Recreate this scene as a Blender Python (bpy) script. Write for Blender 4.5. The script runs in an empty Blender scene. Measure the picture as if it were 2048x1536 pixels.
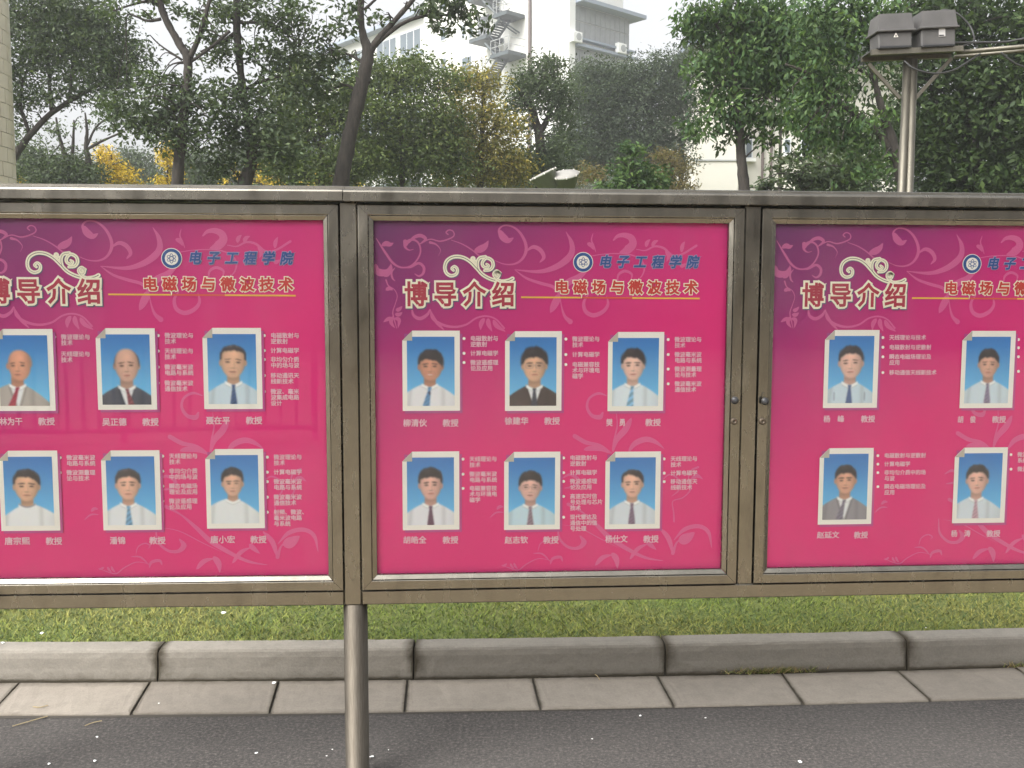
import bpy, math, random
import numpy as np
from mathutils import Vector, Matrix

SC = bpy.context.scene
COL = SC.collection
RNG = np.random.default_rng(7)
random.seed(7)

# ------------------------------------------------------------------ camera
F_PX, CX, CY, CAM_H = 1880.0, 1024.0, 768.0, 1.52
PITCH, ROLL = math.radians(5.026), math.radians(-0.132)
fw = np.array([0, math.cos(PITCH), -math.sin(PITCH)])
rt = np.array([1.0, 0, 0])
dn = np.cross(fw, rt)
CR = math.cos(ROLL) * rt + math.sin(ROLL) * dn
CD = -math.sin(ROLL) * rt + math.cos(ROLL) * dn
CAM = np.array([0, 0, CAM_H])
cam_d = bpy.data.cameras.new('camera')
cam_d.sensor_width = 36.0
cam_d.lens = 36.0 * F_PX / 2048
cam_d.clip_start = 0.05
cam_d.clip_end = 900
cam = bpy.data.objects.new('camera', cam_d)
COL.objects.link(cam)
cam.matrix_world = Matrix(((CR[0], -CD[0], -fw[0], CAM[0]), (CR[1], -CD[1], -fw[1], CAM[1]),
                           (CR[2], -CD[2], -fw[2], CAM[2]), (0, 0, 0, 1)))
SC.camera = cam

# ------------------------------------------------------------------ light
SUN_EL, SUN_AZ = math.radians(46), math.radians(228)      # azimuth clockwise from +Y
w = bpy.data.worlds.new('World')
SC.world = w
w.use_nodes = True
nt = w.node_tree
nt.nodes.clear()
sky = nt.nodes.new('ShaderNodeTexSky')
sky.sky_type = 'NISHITA'
sky.sun_disc = False
sky.sun_elevation = SUN_EL
sky.sun_rotation = SUN_AZ
sky.air_density = 1.0
sky.dust_density = 7.0
sky.ozone_density = 1.0
hsv = nt.nodes.new('ShaderNodeHueSaturation')
hsv.inputs['Saturation'].default_value = 0.12
bgn = nt.nodes.new('ShaderNodeBackground')
bgn.inputs["Strength"].default_value = 0.15
won = nt.nodes.new('ShaderNodeOutputWorld')
nt.links.new(sky.outputs[0], hsv.inputs['Color'])
nt.links.new(hsv.outputs[0], bgn.inputs['Color'])
nt.links.new(bgn.outputs[0], won.inputs['Surface'])
sl = bpy.data.lights.new('sun', 'SUN')
sl.energy = 0.66
sl.angle = math.radians(32)
sl.color = (1.0, 0.95, 0.86)
so = bpy.data.objects.new('sun', sl)
COL.objects.link(so)
sdir = Vector((math.sin(SUN_AZ) * math.cos(SUN_EL), math.cos(SUN_AZ) * math.cos(SUN_EL), math.sin(SUN_EL)))
so.rotation_euler = (-sdir).to_track_quat('-Z', 'Y').to_euler()
so.location = sdir * 60
SC.view_settings.view_transform = 'Standard'
SC.view_settings.look = 'None'
SC.view_settings.exposure = 1.42
SC.view_settings.gamma = 1
SC.view_settings.use_curve_mapping = False
HAZE = 0.0032
SC.cycles.max_bounces = 7
SC.cycles.transparent_max_bounces = 12
SC.cycles.caustics_reflective = False
SC.cycles.caustics_refractive = False

# ------------------------------------------------------------------ helpers
def lin(*c):
    if len(c) == 1:
        c = c[0]
    return tuple((x / 255 / 12.92 if x / 255 <= 0.04045 else ((x / 255 + 0.055) / 1.055) ** 2.4) for x in c[:3]) + (1.0,)

def ray(px, py):
    d = fw + CR * (px - CX) / F_PX + CD * (py - CY) / F_PX
    return d

def at_y(px, py, D):
    """point seen at a photo pixel, D metres ahead of the camera"""
    d = ray(px, py)
    return CAM + d * (D / d[1])

def at_z(px, py, z):
    d = ray(px, py)
    return CAM + d * ((z - CAM_H) / d[2])

def at_plane(px, py, P0, n):
    d = ray(px, py)
    return CAM + d * (np.dot(np.array(P0) - CAM, n) / np.dot(d, n))

def tag(o, label=None, cat=None, group=None, kind=None):
    if label: o['label'] = label
    if cat: o['category'] = cat
    if group: o['group'] = group
    if kind: o['kind'] = kind
    return o

def mesh(name, V, F, mat=None, smooth=False):
    me = bpy.data.meshes.new(name)
    me.from_pydata([tuple(map(float, v)) for v in V], [], F)
    if mat: me.materials.append(mat)
    if smooth: me.shade_smooth()
    me.update()
    return me

def obj(name, me, parent=None, loc=None, rz=0):
    o = bpy.data.objects.new(name, me)
    COL.objects.link(o)
    if parent: o.parent = parent
    if loc is not None: o.location = tuple(map(float, loc))
    o.rotation_euler = (0, 0, rz)
    return o

def empty(name, loc=(0, 0, 0), rz=0):
    o = obj(name, None, None, loc, rz)
    o.empty_display_size = 0.1
    return o

class MB:
    def __init__(s): s.V, s.F = [], []
    def add(s, V, F):
        n = len(s.V); s.V += [tuple(v) for v in V]; s.F += [tuple(i + n for i in f) for f in F]; return s
    def box(s, x0, x1, y0, y1, z0, z1):
        V = [(x, y, z) for z in (z0, z1) for y in (y0, y1) for x in (x0, x1)]
        return s.add(V, [(0, 2, 3, 1), (4, 5, 7, 6), (0, 1, 5, 4), (2, 6, 7, 3), (0, 4, 6, 2), (1, 3, 7, 5)])
    def bbox(s, x0, x1, y0, y1, z0, z1, b):
        """box with bevelled edges on all sides"""
        V = []; idx = {}
        for sx in (0, 1):
            for sy in (0, 1):
                for sz in (0, 1):
                    X, Y, Z = (x0, x1)[sx], (y0, y1)[sy], (z0, z1)[sz]
                    dx, dy, dz = b * (1 - 2 * sx), b * (1 - 2 * sy), b * (1 - 2 * sz)
                    for k, p in enumerate(((X, Y + dy, Z + dz), (X + dx, Y, Z + dz), (X + dx, Y + dy, Z))):
                        idx[sx, sy, sz, k] = len(V); V.append(p)
        F = []
        for a in (0, 1):
            F.append(tuple(idx[a, p, q, 0] for p, q in ((0, 0), (0, 1), (1, 1), (1, 0))))
            F.append(tuple(idx[p, a, q, 1] for p, q in ((0, 0), (0, 1), (1, 1), (1, 0))))
            F.append(tuple(idx[p, q, a, 2] for p, q in ((0, 0), (0, 1), (1, 1), (1, 0))))
            for c in (0, 1):
                F.append((idx[0, a, c, 1], idx[1, a, c, 1], idx[1, a, c, 2], idx[0, a, c, 2]))
                F.append((idx[a, 0, c, 0], idx[a, 1, c, 0], idx[a, 1, c, 2], idx[a, 0, c, 2]))
                F.append((idx[a, c, 0, 0], idx[a, c, 1, 0], idx[a, c, 1, 1], idx[a, c, 0, 1]))
                for e in (0, 1):
                    F.append((idx[a, c, e, 0], idx[a, c, e, 1], idx[a, c, e, 2]))
        s.add(V, list(dict.fromkeys(F)))
        return s
    def tube(s, P, R, n=10, cap=True, jit=0.0, rng=None):
        P = [np.array(p, float) for p in P]
        if not hasattr(R, '__len__'): R = [R] * len(P)
        base = len(s.V); ref = None
        for i, p in enumerate(P):
            t = (P[min(i + 1, len(P) - 1)] - P[max(i - 1, 0)]); t /= np.linalg.norm(t) + 1e-12
            if ref is None:
                a = np.array([0, 0, 1.0]) if abs(t[2]) < 0.9 else np.array([1.0, 0, 0])
                u = np.cross(a, t)
            else:
                u = ref - t * np.dot(ref, t)
            u /= np.linalg.norm(u); ref = u; v = np.cross(t, u)
            for k in range(n):
                a = 2 * math.pi * k / n
                r = R[i] * (1 + (rng.normal() * jit if rng is not None else 0))
                s.V.append(tuple(p + u * r * math.cos(a) + v * r * math.sin(a)))
        for i in range(len(P) - 1):
            for k in range(n):
                a, b = base + i * n + k, base + i * n + (k + 1) % n
                s.F.append((a, b, b + n, a + n))
        if cap:
            s.F.append(tuple(base + k for k in range(n))[::-1])
            s.F.append(tuple(base + (len(P) - 1) * n + k for k in range(n)))
        return s
    def lathe(s, prof, n=20, c=(0, 0, 0), axis='z'):
        base = len(s.V)
        for r, h in prof:
            for k in range(n):
                a = 2 * math.pi * k / n
                x, y = r * math.cos(a), r * math.sin(a)
                p = (x, y, h) if axis == 'z' else (x, h, y)
                s.V.append((p[0] + c[0], p[1] + c[1], p[2] + c[2]))
        for i in range(len(prof) - 1):
            for k in range(n):
                a, b = base + i * n + k, base + i * n + (k + 1) % n
                s.F.append((a, b, b + n, a + n))
        s.F.append(tuple(base + k for k in range(n))); s.F.append(tuple(base + (len(prof) - 1) * n + k for k in range(n)))
        return s
    def mesh(s, name, mat=None, smooth=False):
        return mesh(name, s.V, s.F, mat, smooth)
    def build(s, name, mat=None, parent=None, smooth=False, loc=None, rz=0):
        return obj(name, s.mesh(name, mat, smooth), parent, loc, rz)

def catmull(P, k=8):
    P = np.array(P, float); out = []
    Q = np.vstack([2 * P[0] - P[1], P, 2 * P[-1] - P[-2]])
    for i in range(1, len(Q) - 2):
        for j in range(k):
            t = j / k
            out.append(0.5 * ((2 * Q[i]) + (-Q[i - 1] + Q[i + 1]) * t + (2 * Q[i - 1] - 5 * Q[i] + 4 * Q[i + 1] - Q[i + 2]) * t * t
                              + (-Q[i - 1] + 3 * Q[i] - 3 * Q[i + 1] + Q[i + 2]) * t ** 3))
    out.append(P[-1])
    return np.array(out)

# ------------------------------------------------------------------ materials
def newmat(name):
    m = bpy.data.materials.new(name); m.use_nodes = True
    t = m.node_tree; p = t.nodes['Principled BSDF']
    return m, t, p

def N(t, typ, **kw):
    n = t.nodes.new(typ)
    for k, v in kw.items():
        if k in n.inputs.keys(): n.inputs[k].default_value = v
        else: setattr(n, k, v)
    return n

def noise(t, scale, detail=4, rough=0.55, coord='Object', vec=None, stretch=None):
    tc = N(t, 'ShaderNodeTexCoord')
    src = tc.outputs[coord] if vec is None else vec
    if stretch:
        mp = N(t, 'ShaderNodeMapping'); mp.inputs['Scale'].default_value = stretch
        t.links.new(src, mp.inputs[0]); src = mp.outputs[0]
    n = N(t, 'ShaderNodeTexNoise'); n.inputs['Scale'].default_value = scale
    n.inputs['Detail'].default_value = detail; n.inputs['Roughness'].default_value = rough
    t.links.new(src, n.inputs['Vector'])
    return n.outputs[0]

def ramp(t, fac, stops):
    r = N(t, 'ShaderNodeValToRGB'); e = r.color_ramp.elements
    while len(e) < len(stops): e.new(0.5)
    for k, (p, c) in enumerate(stops):
        e[k].position = p; e[k].color = c if len(c) == 4 else (*c, 1)
    t.links.new(fac, r.inputs[0]); return r.outputs[0]

def mixc(t, fac, a, b, blend='MIX'):
    m = N(t, 'ShaderNodeMix', data_type='RGBA', blend_type=blend)
    for s, v in ((0, fac), (6, a), (7, b)):
        if hasattr(v, 'links'): t.links.new(v, m.inputs[s])
        else: m.inputs[s].default_value = v
    return m.outputs[2]

def bump(t, p, h, strength=0.3, dist=0.01):
    b = N(t, 'ShaderNodeBump'); b.inputs['Strength'].default_value = strength; b.inputs['Distance'].default_value = dist
    t.links.new(h, b.inputs['Height']); t.links.new(b.outputs[0], p.inputs['Normal'])

def g(v): return (v, v, v, 1)

def plain(name, col, rough=0.6, metal=0.0, var=0.0, scale=8, bmp=0):
    m, t, p = newmat(name)
    p.inputs['Roughness'].default_value = rough; p.inputs['Metallic'].default_value = metal
    if var:
        n = noise(t, scale, 5)
        a = tuple(c * (1 - var) for c in col[:3]); b = tuple(min(1, c * (1 + var)) for c in col[:3])
        t.links.new(ramp(t, n, [(0.3, a), (0.7, b)]), p.inputs['Base Color'])
        if bmp: bump(t, p, n, bmp, 0.01)
    else:
        p.inputs['Base Color'].default_value = (*col[:3], 1)
    return m

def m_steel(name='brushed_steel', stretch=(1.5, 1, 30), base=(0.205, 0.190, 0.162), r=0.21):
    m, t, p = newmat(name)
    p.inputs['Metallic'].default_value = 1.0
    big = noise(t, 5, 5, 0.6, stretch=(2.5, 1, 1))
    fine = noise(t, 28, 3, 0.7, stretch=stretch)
    c = ramp(t, big, [(0.30, tuple(x * 0.68 for x in base)), (0.45, tuple(x * 0.9 for x in base)), (0.62, base), (0.78, tuple(min(1, x * 1.5) for x in base))])  # light and dark patches painted in for stains and streaky reflections
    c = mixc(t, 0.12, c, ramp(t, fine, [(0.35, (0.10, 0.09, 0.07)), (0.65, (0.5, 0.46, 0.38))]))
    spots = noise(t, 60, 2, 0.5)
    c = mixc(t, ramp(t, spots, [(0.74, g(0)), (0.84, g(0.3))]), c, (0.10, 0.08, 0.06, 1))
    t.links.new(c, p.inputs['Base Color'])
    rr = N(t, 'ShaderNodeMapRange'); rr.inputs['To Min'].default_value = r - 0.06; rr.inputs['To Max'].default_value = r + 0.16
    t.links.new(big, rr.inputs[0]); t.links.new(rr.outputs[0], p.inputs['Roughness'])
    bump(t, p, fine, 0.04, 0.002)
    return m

def m_concrete(name, base, darkness=0.5, scale=6):
    m, t, p = newmat(name)
    p.inputs['Roughness'].default_value = 0.92
    big = noise(t, scale * 0.35, 6, 0.62, 'Object'); fine = noise(t, scale * 30, 4, 0.7, 'Object')
    c = ramp(t, big, [(0.25, tuple(x * 0.78 for x in base)), (0.5, base), (0.75, tuple(x * 1.14 for x in base))])
    c = mixc(t, 0.35, c, ramp(t, fine, [(0.3, tuple(x * 0.6 for x in base)), (0.7, tuple(x * 1.35 for x in base))]))
    dots = noise(t, scale * 9, 2, 0.4)
    c = mixc(t, ramp(t, dots, [(0.68, g(0)), (0.78, g(0.35 * darkness * 2))]), c, (0.07, 0.06, 0.045, 1))
    t.links.new(c, p.inputs['Base Color'])
    bump(t, p, fine, 0.35, 0.004)
    return m

# ------------------------------------------------------------------ ground
LAWN_Z = 0.125
def smooth_line(pts, z, k=10):
    W = [at_z(px, py, z) for px, py in pts]
    # extend straight on beyond the frame
    d0 = (W[0] - W[2]); d0 /= np.linalg.norm(d0); d1 = (W[-1] - W[-3]); d1 /= np.linalg.norm(d1)
    W = [W[0] + d0 * 6 + np.array([0, 1.2, 0]), W[0] + d0 * 2 + np.array([0, .16, 0])] + W + [W[-1] + d1 * 2 + np.array([0, .1, 0]), W[-1] + d1 * 6 + np.array([0, .8, 0])]
    xs = np.array([p[0] for p in W]); ys = np.array([p[1] for p in W])
    co = np.polyfit(xs[1:-1], ys[1:-1], 2)
    return lambda x: np.polyval(co, np.clip(x, -4, 4)) + (np.abs(x) > 4) * (np.abs(x) - 4) * 0.12
GUT_IN = smooth_line([(0, 1371), (300, 1364), (512, 1362), (830, 1359), (1024, 1356), (1330, 1350), (1536, 1344), (1810, 1337), (2048, 1335)], 0.006)
ROAD_E = smooth_line([(0, 1439), (260, 1428), (540, 1424), (810, 1423), (1080, 1417), (1340, 1411), (1600, 1405), (1853, 1398), (2048, 1396)], 0.006)

def sheet(name, x0, x1, y0, y1, z, mat, nx=1, ny=1, fy0=None, fy1=None):
    V, F = [], []
    for i in range(nx + 1):
        x = x0 + (x1 - x0) * i / nx
        a = fy0(x) if fy0 else y0; b = fy1(x) if fy1 else y1
        for j in range(ny + 1): V.append((x, a + (b - a) * j / ny, z))
    for i in range(nx):
        for j in range(ny):
            a = i * (ny + 1) + j; F.append((a, a + ny + 1, a + ny + 2, a + 1))
    return tag(obj(name, mesh(name, V, F, mat)), kind='structure')

# asphalt
mA, t, p = newmat('asphalt')
p.inputs['Roughness'].default_value = 0.9
fine = noise(t, 80, 4, 0.85); mid = noise(t, 20, 6, 0.8); big = noise(t, 1.6, 5, 0.6)
c = ramp(t, fine, [(0.38, g(0.008)), (0.47, (0.034, 0.030, 0.028, 1)), (0.56, (0.074, 0.065, 0.058, 1)), (0.68, (0.22, 0.20, 0.175, 1))])
c = mixc(t, 0.4, c, ramp(t, mid, [(0.35, (0.026, 0.023, 0.022, 1)), (0.65, (0.066, 0.057, 0.051, 1))]))
c = mixc(t, ramp(t, big, [(0.35, g(0.0)), (0.65, g(0.3))]), c, (0.085, 0.078, 0.072, 1))
t.links.new(c, p.inputs['Base Color'])
bump(t, p, fine, 0.6, 0.006)
sheet('road', -40, 40, 2.2, 0, 0.0, mA, 80, 6, None, lambda x: ROAD_E(x) + 0.02)
# pale paving and open ground on the camera's side of the road
mPav = m_concrete('pale_paving', (0.36, 0.30, 0.21), 0.3, 1.5)
sheet('pavement', -60, 60, -60, 2.25, 0.012, mPav)
# lawn
mL, t, p = newmat('turf')
p.inputs['Roughness'].default_value = 0.95
a = noise(t, 26, 5, 0.7); b = noise(t, 1.5, 4, 0.6)
c = ramp(t, a, [(0.3, (0.045, 0.065, 0.014, 1)), (0.55, (0.11, 0.145, 0.03, 1)), (0.75, (0.20, 0.22, 0.07, 1))])
c = mixc(t, ramp(t, b, [(0.4, g(0)), (0.7, g(0.5))]), c, (0.16, 0.14, 0.05, 1))
t.links.new(c, p.inputs['Base Color']); bump(t, p, a, 0.8, 0.03)
V, F = [], []
nx, ny = 160, 90
KB = lambda x: GUT_IN(x) + 0.098
for i in range(nx + 1):
    x = -80 + 160 * i / nx if abs(-80 + 160 * i / nx) > 6 else -80 + 160 * i / nx
    y0 = KB(x)
    for j in range(ny + 1):
        y = y0 + (220 - y0) * (j / ny) ** 3
        z = LAWN_Z - 0.006 + 0.03 * math.sin(x * .7) * math.sin(y * .5) * min(1, max(0, (y - 6) / 10))
        V.append((x, y, z))
for i in range(nx):
    for j in range(ny):
        k = i * (ny + 1) + j; F.append((k, k + ny + 1, k + ny + 2, k + 1))
tag(obj('lawn', mesh('lawn', V, F, mL, True)), kind='structure')
# one big sheet of earth under everything, out to the horizon
sheet('ground', -600, 600, -600, 600, -0.03, plain('earth', (0.16, 0.15, 0.10), 0.95, 0, 0.3, 0.4))

# grass blades on the near strip of the lawn
def grass():
    n = 95000
    x = RNG.uniform(-3.2, 3.4, n); y = KB(x) - 0.012 + RNG.random(n) ** 1.25 * 1.5
    patch = (np.sin(x * 5.1 + 1) + np.sin(y * 11 + x * 3) + np.sin(x * 17 + y * 7) * .6)
    hgt = RNG.uniform(0.008, 0.024, n) * (1 + 0.25 * patch / 2.6)
    ang = RNG.uniform(0, 2 * np.pi, n); wd = RNG.uniform(0.0012, 0.0028, n)
    lean = RNG.normal(0, 0.9, (n, 2)) * hgt[:, None]
    z0 = LAWN_Z - 0.006
    V = np.zeros((n, 3, 3))
    V[:, 0] = np.stack([x - np.cos(ang) * wd, y - np.sin(ang) * wd, np.full(n, z0)], 1)
    V[:, 1] = np.stack([x + np.cos(ang) * wd, y + np.sin(ang) * wd, np.full(n, z0)], 1)
    V[:, 2] = np.stack([x + lean[:, 0], y + lean[:, 1], z0 + hgt], 1)
    me = bpy.data.meshes.new('grass_blades')
    me.vertices.add(n * 3); me.vertices.foreach_set('co', V.ravel())
    me.loops.add(n * 3); me.loops.foreach_set('vertex_index', np.arange(n * 3))
    me.polygons.add(n); me.polygons.foreach_set('loop_start', np.arange(n) * 3); me.polygons.foreach_set('loop_total', np.full(n, 3))
    me.update(calc_edges=True)
    dry = np.clip(0.5 + 0.5 * np.sin(x * 2.3 + 2.6) * np.cos(y * 4 + x) + (x < -1.2) * .3 + RNG.normal(0, .25, n), 0, 1)
    br = RNG.uniform(0.7, 1.35, n)
    A = np.array([0.145, 0.200, 0.024]); B = np.array([0.27, 0.25, 0.06]); D = np.array([0.05, 0.09, 0.022])
    k = np.clip(dry * 1.1 - .2, 0, 1)[:, None]
    c = (A * (1 - k) + B * k) * br[:, None]; c = np.where(RNG.random((n, 1)) < .28, D * br[:, None], c)
    ca = me.color_attributes.new('tint', 'FLOAT_COLOR', 'POINT')
    ca.data.foreach_set('color', np.repeat(np.hstack([c, np.ones((n, 1))]), 3, 0).ravel().astype(np.float32))
    m, t, p = newmat('grass_blade'); at = N(t, 'ShaderNodeAttribute', attribute_name='tint')
    t.links.new(at.outputs[0], p.inputs['Base Color']); p.inputs['Roughness'].default_value = 0.7
    me.materials.append(m)
    return tag(obj('grass', me), 'short mottled green and yellowish turf behind the kerb', 'grass', kind='stuff')
grass()

# kerb stones and gutter slabs, each a piece of its own
def m_stone(name, base):
    m, t, p = newmat(name); p.inputs['Roughness'].default_value = 0.9
    oi = N(t, 'ShaderNodeObjectInfo')
    big = noise(t, 2.6, 6, 0.65); fine = noise(t, 120, 4, 0.7); med = noise(t, 17, 5, 0.7, stretch=(1, 1, 2))
    c = ramp(t, big, [(0.25, tuple(x * 0.78 for x in base)), (0.5, base), (0.78, tuple(x * 1.2 for x in base))])
    c = mixc(t, 0.3, c, ramp(t, fine, [(0.3, tuple(x * 0.5 for x in base)), (0.7, tuple(x * 1.4 for x in base))]))
    c = mixc(t, 0.25, c, ramp(t, med, [(0.35, tuple(x * 0.6 for x in base)), (0.62, tuple(x * 1.2 for x in base))]))
    tw = N(t, 'ShaderNodeMapRange'); tw.inputs['To Min'].default_value = 0.88; tw.inputs['To Max'].default_value = 1.12
    t.links.new(oi.outputs['Random'], tw.inputs[0])
    cm = N(t, 'ShaderNodeCombineColor')
    for k in range(3): t.links.new(tw.outputs[0], cm.inputs[k])
    c = mixc(t, 1.0, c, cm.outputs[0], 'MULTIPLY')
    at = N(t, 'ShaderNodeAttribute', attribute_name='dirt')
    ad = N(t, 'ShaderNodeMath', operation='MULTIPLY_ADD'); t.links.new(med, ad.inputs[0]); ad.inputs[1].default_value = 0.9
    sb = N(t, 'ShaderNodeMath', operation='SUBTRACT'); t.links.new(at.outputs['Fac'], sb.inputs[0]); sb.inputs[1].default_value = 0.45
    t.links.new(sb.outputs[0], ad.inputs[2])
    cl = N(t, 'ShaderNodeMapRange'); cl.inputs['From Min'].default_value = 0.12; cl.inputs['From Max'].default_value = 0.75
    t.links.new(ad.outputs[0], cl.inputs[0])
    c = mixc(t, cl.outputs[0], c, (0.045, 0.036, 0.022, 1))
    t.links.new(c, p.inputs['Base Color']); bump(t, p, fine, 0.35, 0.004)
    return m
mK = m_stone('kerb_concrete', (0.215, 0.196, 0.166)); mG = m_stone('gutter_concrete', (0.228, 0.200, 0.166))

def strip_stone(name, parent, x0, x1, prof, mat, lean0, lean1, gap, dirt):
    dz_, dy_ = RNG.normal(0, .0016), RNG.normal(0, .0018)
    """stone between x0 and x1 following the kerb curve; prof = [(offset from the gutter line, z)]"""
    n = 28; V, F, Dt = [], [], []
    for i in range(n + 1):
        t_ = i / n
        t_ = 0.5 - 0.5 * math.cos(math.pi * t_)
        for k, (o, z) in enumerate(prof):
            xa = x0 + gap + lean0 * o; xb = x1 - gap + lean1 * o
            x = xa + (xb - xa) * t_
            end = min(t_, 1 - t_) * (x1 - x0)
            rr = 0.004 if end < 0.001 else 0
            e_ = math.exp(-end / .02)
            V.append((x + e_ * RNG.normal(0, .0007), GUT_IN(x) + o + dy_ + RNG.normal(0, .0006) * (z > .02), z - rr + dz_ * (z > .02 or name[0] == 'g') + RNG.normal(0, .0005))); Dt.append(dirt(end, o, z, x))
    m = len(prof)
    for i in range(n):
        for k in range(m - 1):
            a = i * m + k; F.append((a, a + 1, a + m + 1, a + m))
    F.append(tuple(range(m))); F.append(tuple(n * m + k for k in range(m)))
    me = mesh(name, V, F, mat)
    at = me.attributes.new('dirt', 'FLOAT', 'POINT'); at.data.foreach_set('value', np.array(Dt, np.float32))
    return obj(name, me, parent)

kerb = tag(empty('kerb'), kind='structure')
kx = []
for a, b in (((345, 1281), (315, 1361)), ((829, 1277), (827, 1357)), ((1308, 1267), (1330, 1347)), ((1768, 1257), (1812, 1336))):
    kx.append((at_z(*b, 0.01)[0], at_z(*a, 0.135)[0]))
xs = [k[0] for k in kx]; ln = [(k[1] - k[0]) / 0.09 * 0.35 for k in kx]
st = xs[1] - xs[0]
xs = [xs[0] - st * k for k in range(4, 0, -1)] + xs + [xs[-1] + st * k for k in range(1, 5)]
ln = [ln[0]] * 4 + ln + [ln[-1]] * 4
kprof = [(0.004, -0.01), (0.002, 0.010), (0.004, 0.022), (0.008, 0.06), (0.010, 0.10), (0.014, 0.121), (0.020, 0.130), (0.030, 0.134), (0.060, 0.136), (0.100, 0.136), (0.112, 0.120), (0.115, 0.0)]
def kd(end, o, z, x):
    d = 0.0
    d += 0.95 * math.exp(-max(0, z - 0.008) / 0.013) if o < 0.012 else 0
    j = 0.88 * math.exp(-end / (0.010 + 0.030 * (0.5 + 0.5 * math.sin(x * 37 + z * 30))))
    return min(1, max(d, j))
for i in range(len(xs) - 1):
    strip_stone('kerb_stone', kerb, xs[i], xs[i + 1], kprof, mK, ln[i] * .5, ln[i + 1] * .5, 0.0028, kd)
gut = tag(empty('gutter'), kind='structure')
gj = [((33, 1373), (0, 1408)), ((300, 1366), (263, 1427)), ((556, 1368), (540, 1424)), ((815, 1363), (809, 1424)), ((1066, 1360), (1081, 1418)),
      ((1315, 1354), (1346, 1411)), ((1566, 1352), (1604, 1405)), ((1795, 1343), (1856, 1397))]
gxa = []
for a, b in gj:
    A, B = at_z(*a, 0.006), at_z(*b, 0.006)
    sl_ = (B[0] - A[0]) / (B[1] - A[1]); gxa.append((A[0] + sl_ * (GUT_IN(A[0]) - A[1]), sl_))
st = (gxa[-1][0] - gxa[0][0]) / 7
gxa = [(gxa[0][0] - st * k, gxa[0][1]) for k in range(6, 0, -1)] + gxa + [(gxa[-1][0] + st * k, gxa[-1][1]) for k in range(1, 7)]
GW = lambda x: ROAD_E(x) - GUT_IN(x)
gw = float(np.mean([GW(x) for x in (-1.5, -.5, .5, 1.5)]))
gprof = [(0.0, -0.01), (-0.004, 0.005), (-0.012, 0.0085), (-0.06, 0.009), (-0.15, 0.009), (gw + 0.02, 0.009), (gw + 0.006, 0.008), (gw, 0.003), (gw - 0.002, -0.01)]
def gd(end, o, z, x):
    return min(1, max(0.75 * math.exp(-end / 0.009), 0.75 * math.exp(-abs(o + 0.004) / 0.016), 0.35 * math.exp(-abs(o - gw) / 0.01)))
for i in range(len(gxa) - 1):
    strip_stone('gutter_slab', gut, gxa[i][0], gxa[i + 1][0], gprof, mG, gxa[i][1], gxa[i + 1][1], 0.003, gd)
# dark bedding seen in the open joints
V, F = [], []
for i in range(121):
    x = -6 + i * .1
    V += [(x, ROAD_E(x) - .01, 0.0015), (x, GUT_IN(x) + .11, 0.0015)]
F = [(2 * i, 2 * i + 2, 2 * i + 3, 2 * i + 1) for i in range(120)]
tag(obj('joint_mortar', mesh('joint_mortar', V, F, plain('damp_mortar', (0.05, 0.043, 0.034), 0.95))), kind='structure')

# ------------------------------------------------------------------ notice board
A_L, A_R = math.radians(2.663), math.radians(3.768)
ORG = np.array([-0.49275, 2.85, 0.0])
def seg_dir(a): return np.array([math.cos(a), math.sin(a), 0]), np.array([-math.sin(a), math.cos(a), 0])
def to_seg(px, py, a, yo):
    e, n = seg_dir(a); P = at_plane(px, py, ORG + n * yo, n); return float(np.dot(P - ORG, e)), float(P[2])
Z_CB, Z_DB, Z_BB, Z_OT, Z_OB = 1.8156, 0.6238, 0.5781, 1.7640, 0.6719
Z_DT = 1.8075
HALF_U, S_M0, S_M1 = 0.0266, 1.2131, 1.2638
S_M = (S_M0 + S_M1) / 2
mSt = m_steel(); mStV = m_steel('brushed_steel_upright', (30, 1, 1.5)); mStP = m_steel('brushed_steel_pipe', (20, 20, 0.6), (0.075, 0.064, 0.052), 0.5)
mBlk = plain('black_plastic', (0.02, 0.02, 0.022), 0.35); mGapShade = plain('gap_shade_black', (0.012, 0.012, 0.014), 0.7)
mLin = plain('case_lining', (0.30, 0.28, 0.25), 0.6)

board = tag(empty('notice_board', ORG), 'long stainless steel notice board with three glazed cases over the road edge', 'notice board')
def bpart(name, mb, mat, a, parent=board, smooth=False):
    return mb.build(name, mat, parent, smooth, None, a)

# cap rails (two lengths, seam over the post)
def cap(a, s0, s1, dz):
    b = 0.006
    prof = [(-0.034, Z_CB), (-0.034, Z_CB + .026), (-0.032, Z_CB + .031), (-0.026, Z_CB + .0345), (0.012, Z_CB + .036), (0.0125, Z_CB + .0465), (0.016, Z_CB + .048), (0.105, Z_CB + .046),
            (0.105, Z_CB + .0), (-0.0, Z_CB + .0), (-0.0, Z_CB + .004), (-0.030, Z_CB + .004), (-0.030, Z_CB)]
    V = [(s, y, z + dz) for s in (s0, s1) for y, z in prof]; n = len(prof)
    F = [(k, (k + 1) % n, n + (k + 1) % n, n + k) for k in range(n)] + [tuple(range(n)), tuple(range(n, 2 * n))]
    return MB().add(V, F)
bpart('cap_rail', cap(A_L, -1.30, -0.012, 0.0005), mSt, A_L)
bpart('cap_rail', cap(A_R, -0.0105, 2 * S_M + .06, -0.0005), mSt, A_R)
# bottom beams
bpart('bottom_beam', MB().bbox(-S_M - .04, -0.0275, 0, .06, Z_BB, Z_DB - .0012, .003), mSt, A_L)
bpart('bottom_beam', MB().bbox(0.0275, 2 * S_M + .04, 0, .06, Z_BB, Z_DB - .0012, .003), mSt, A_R)
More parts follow.
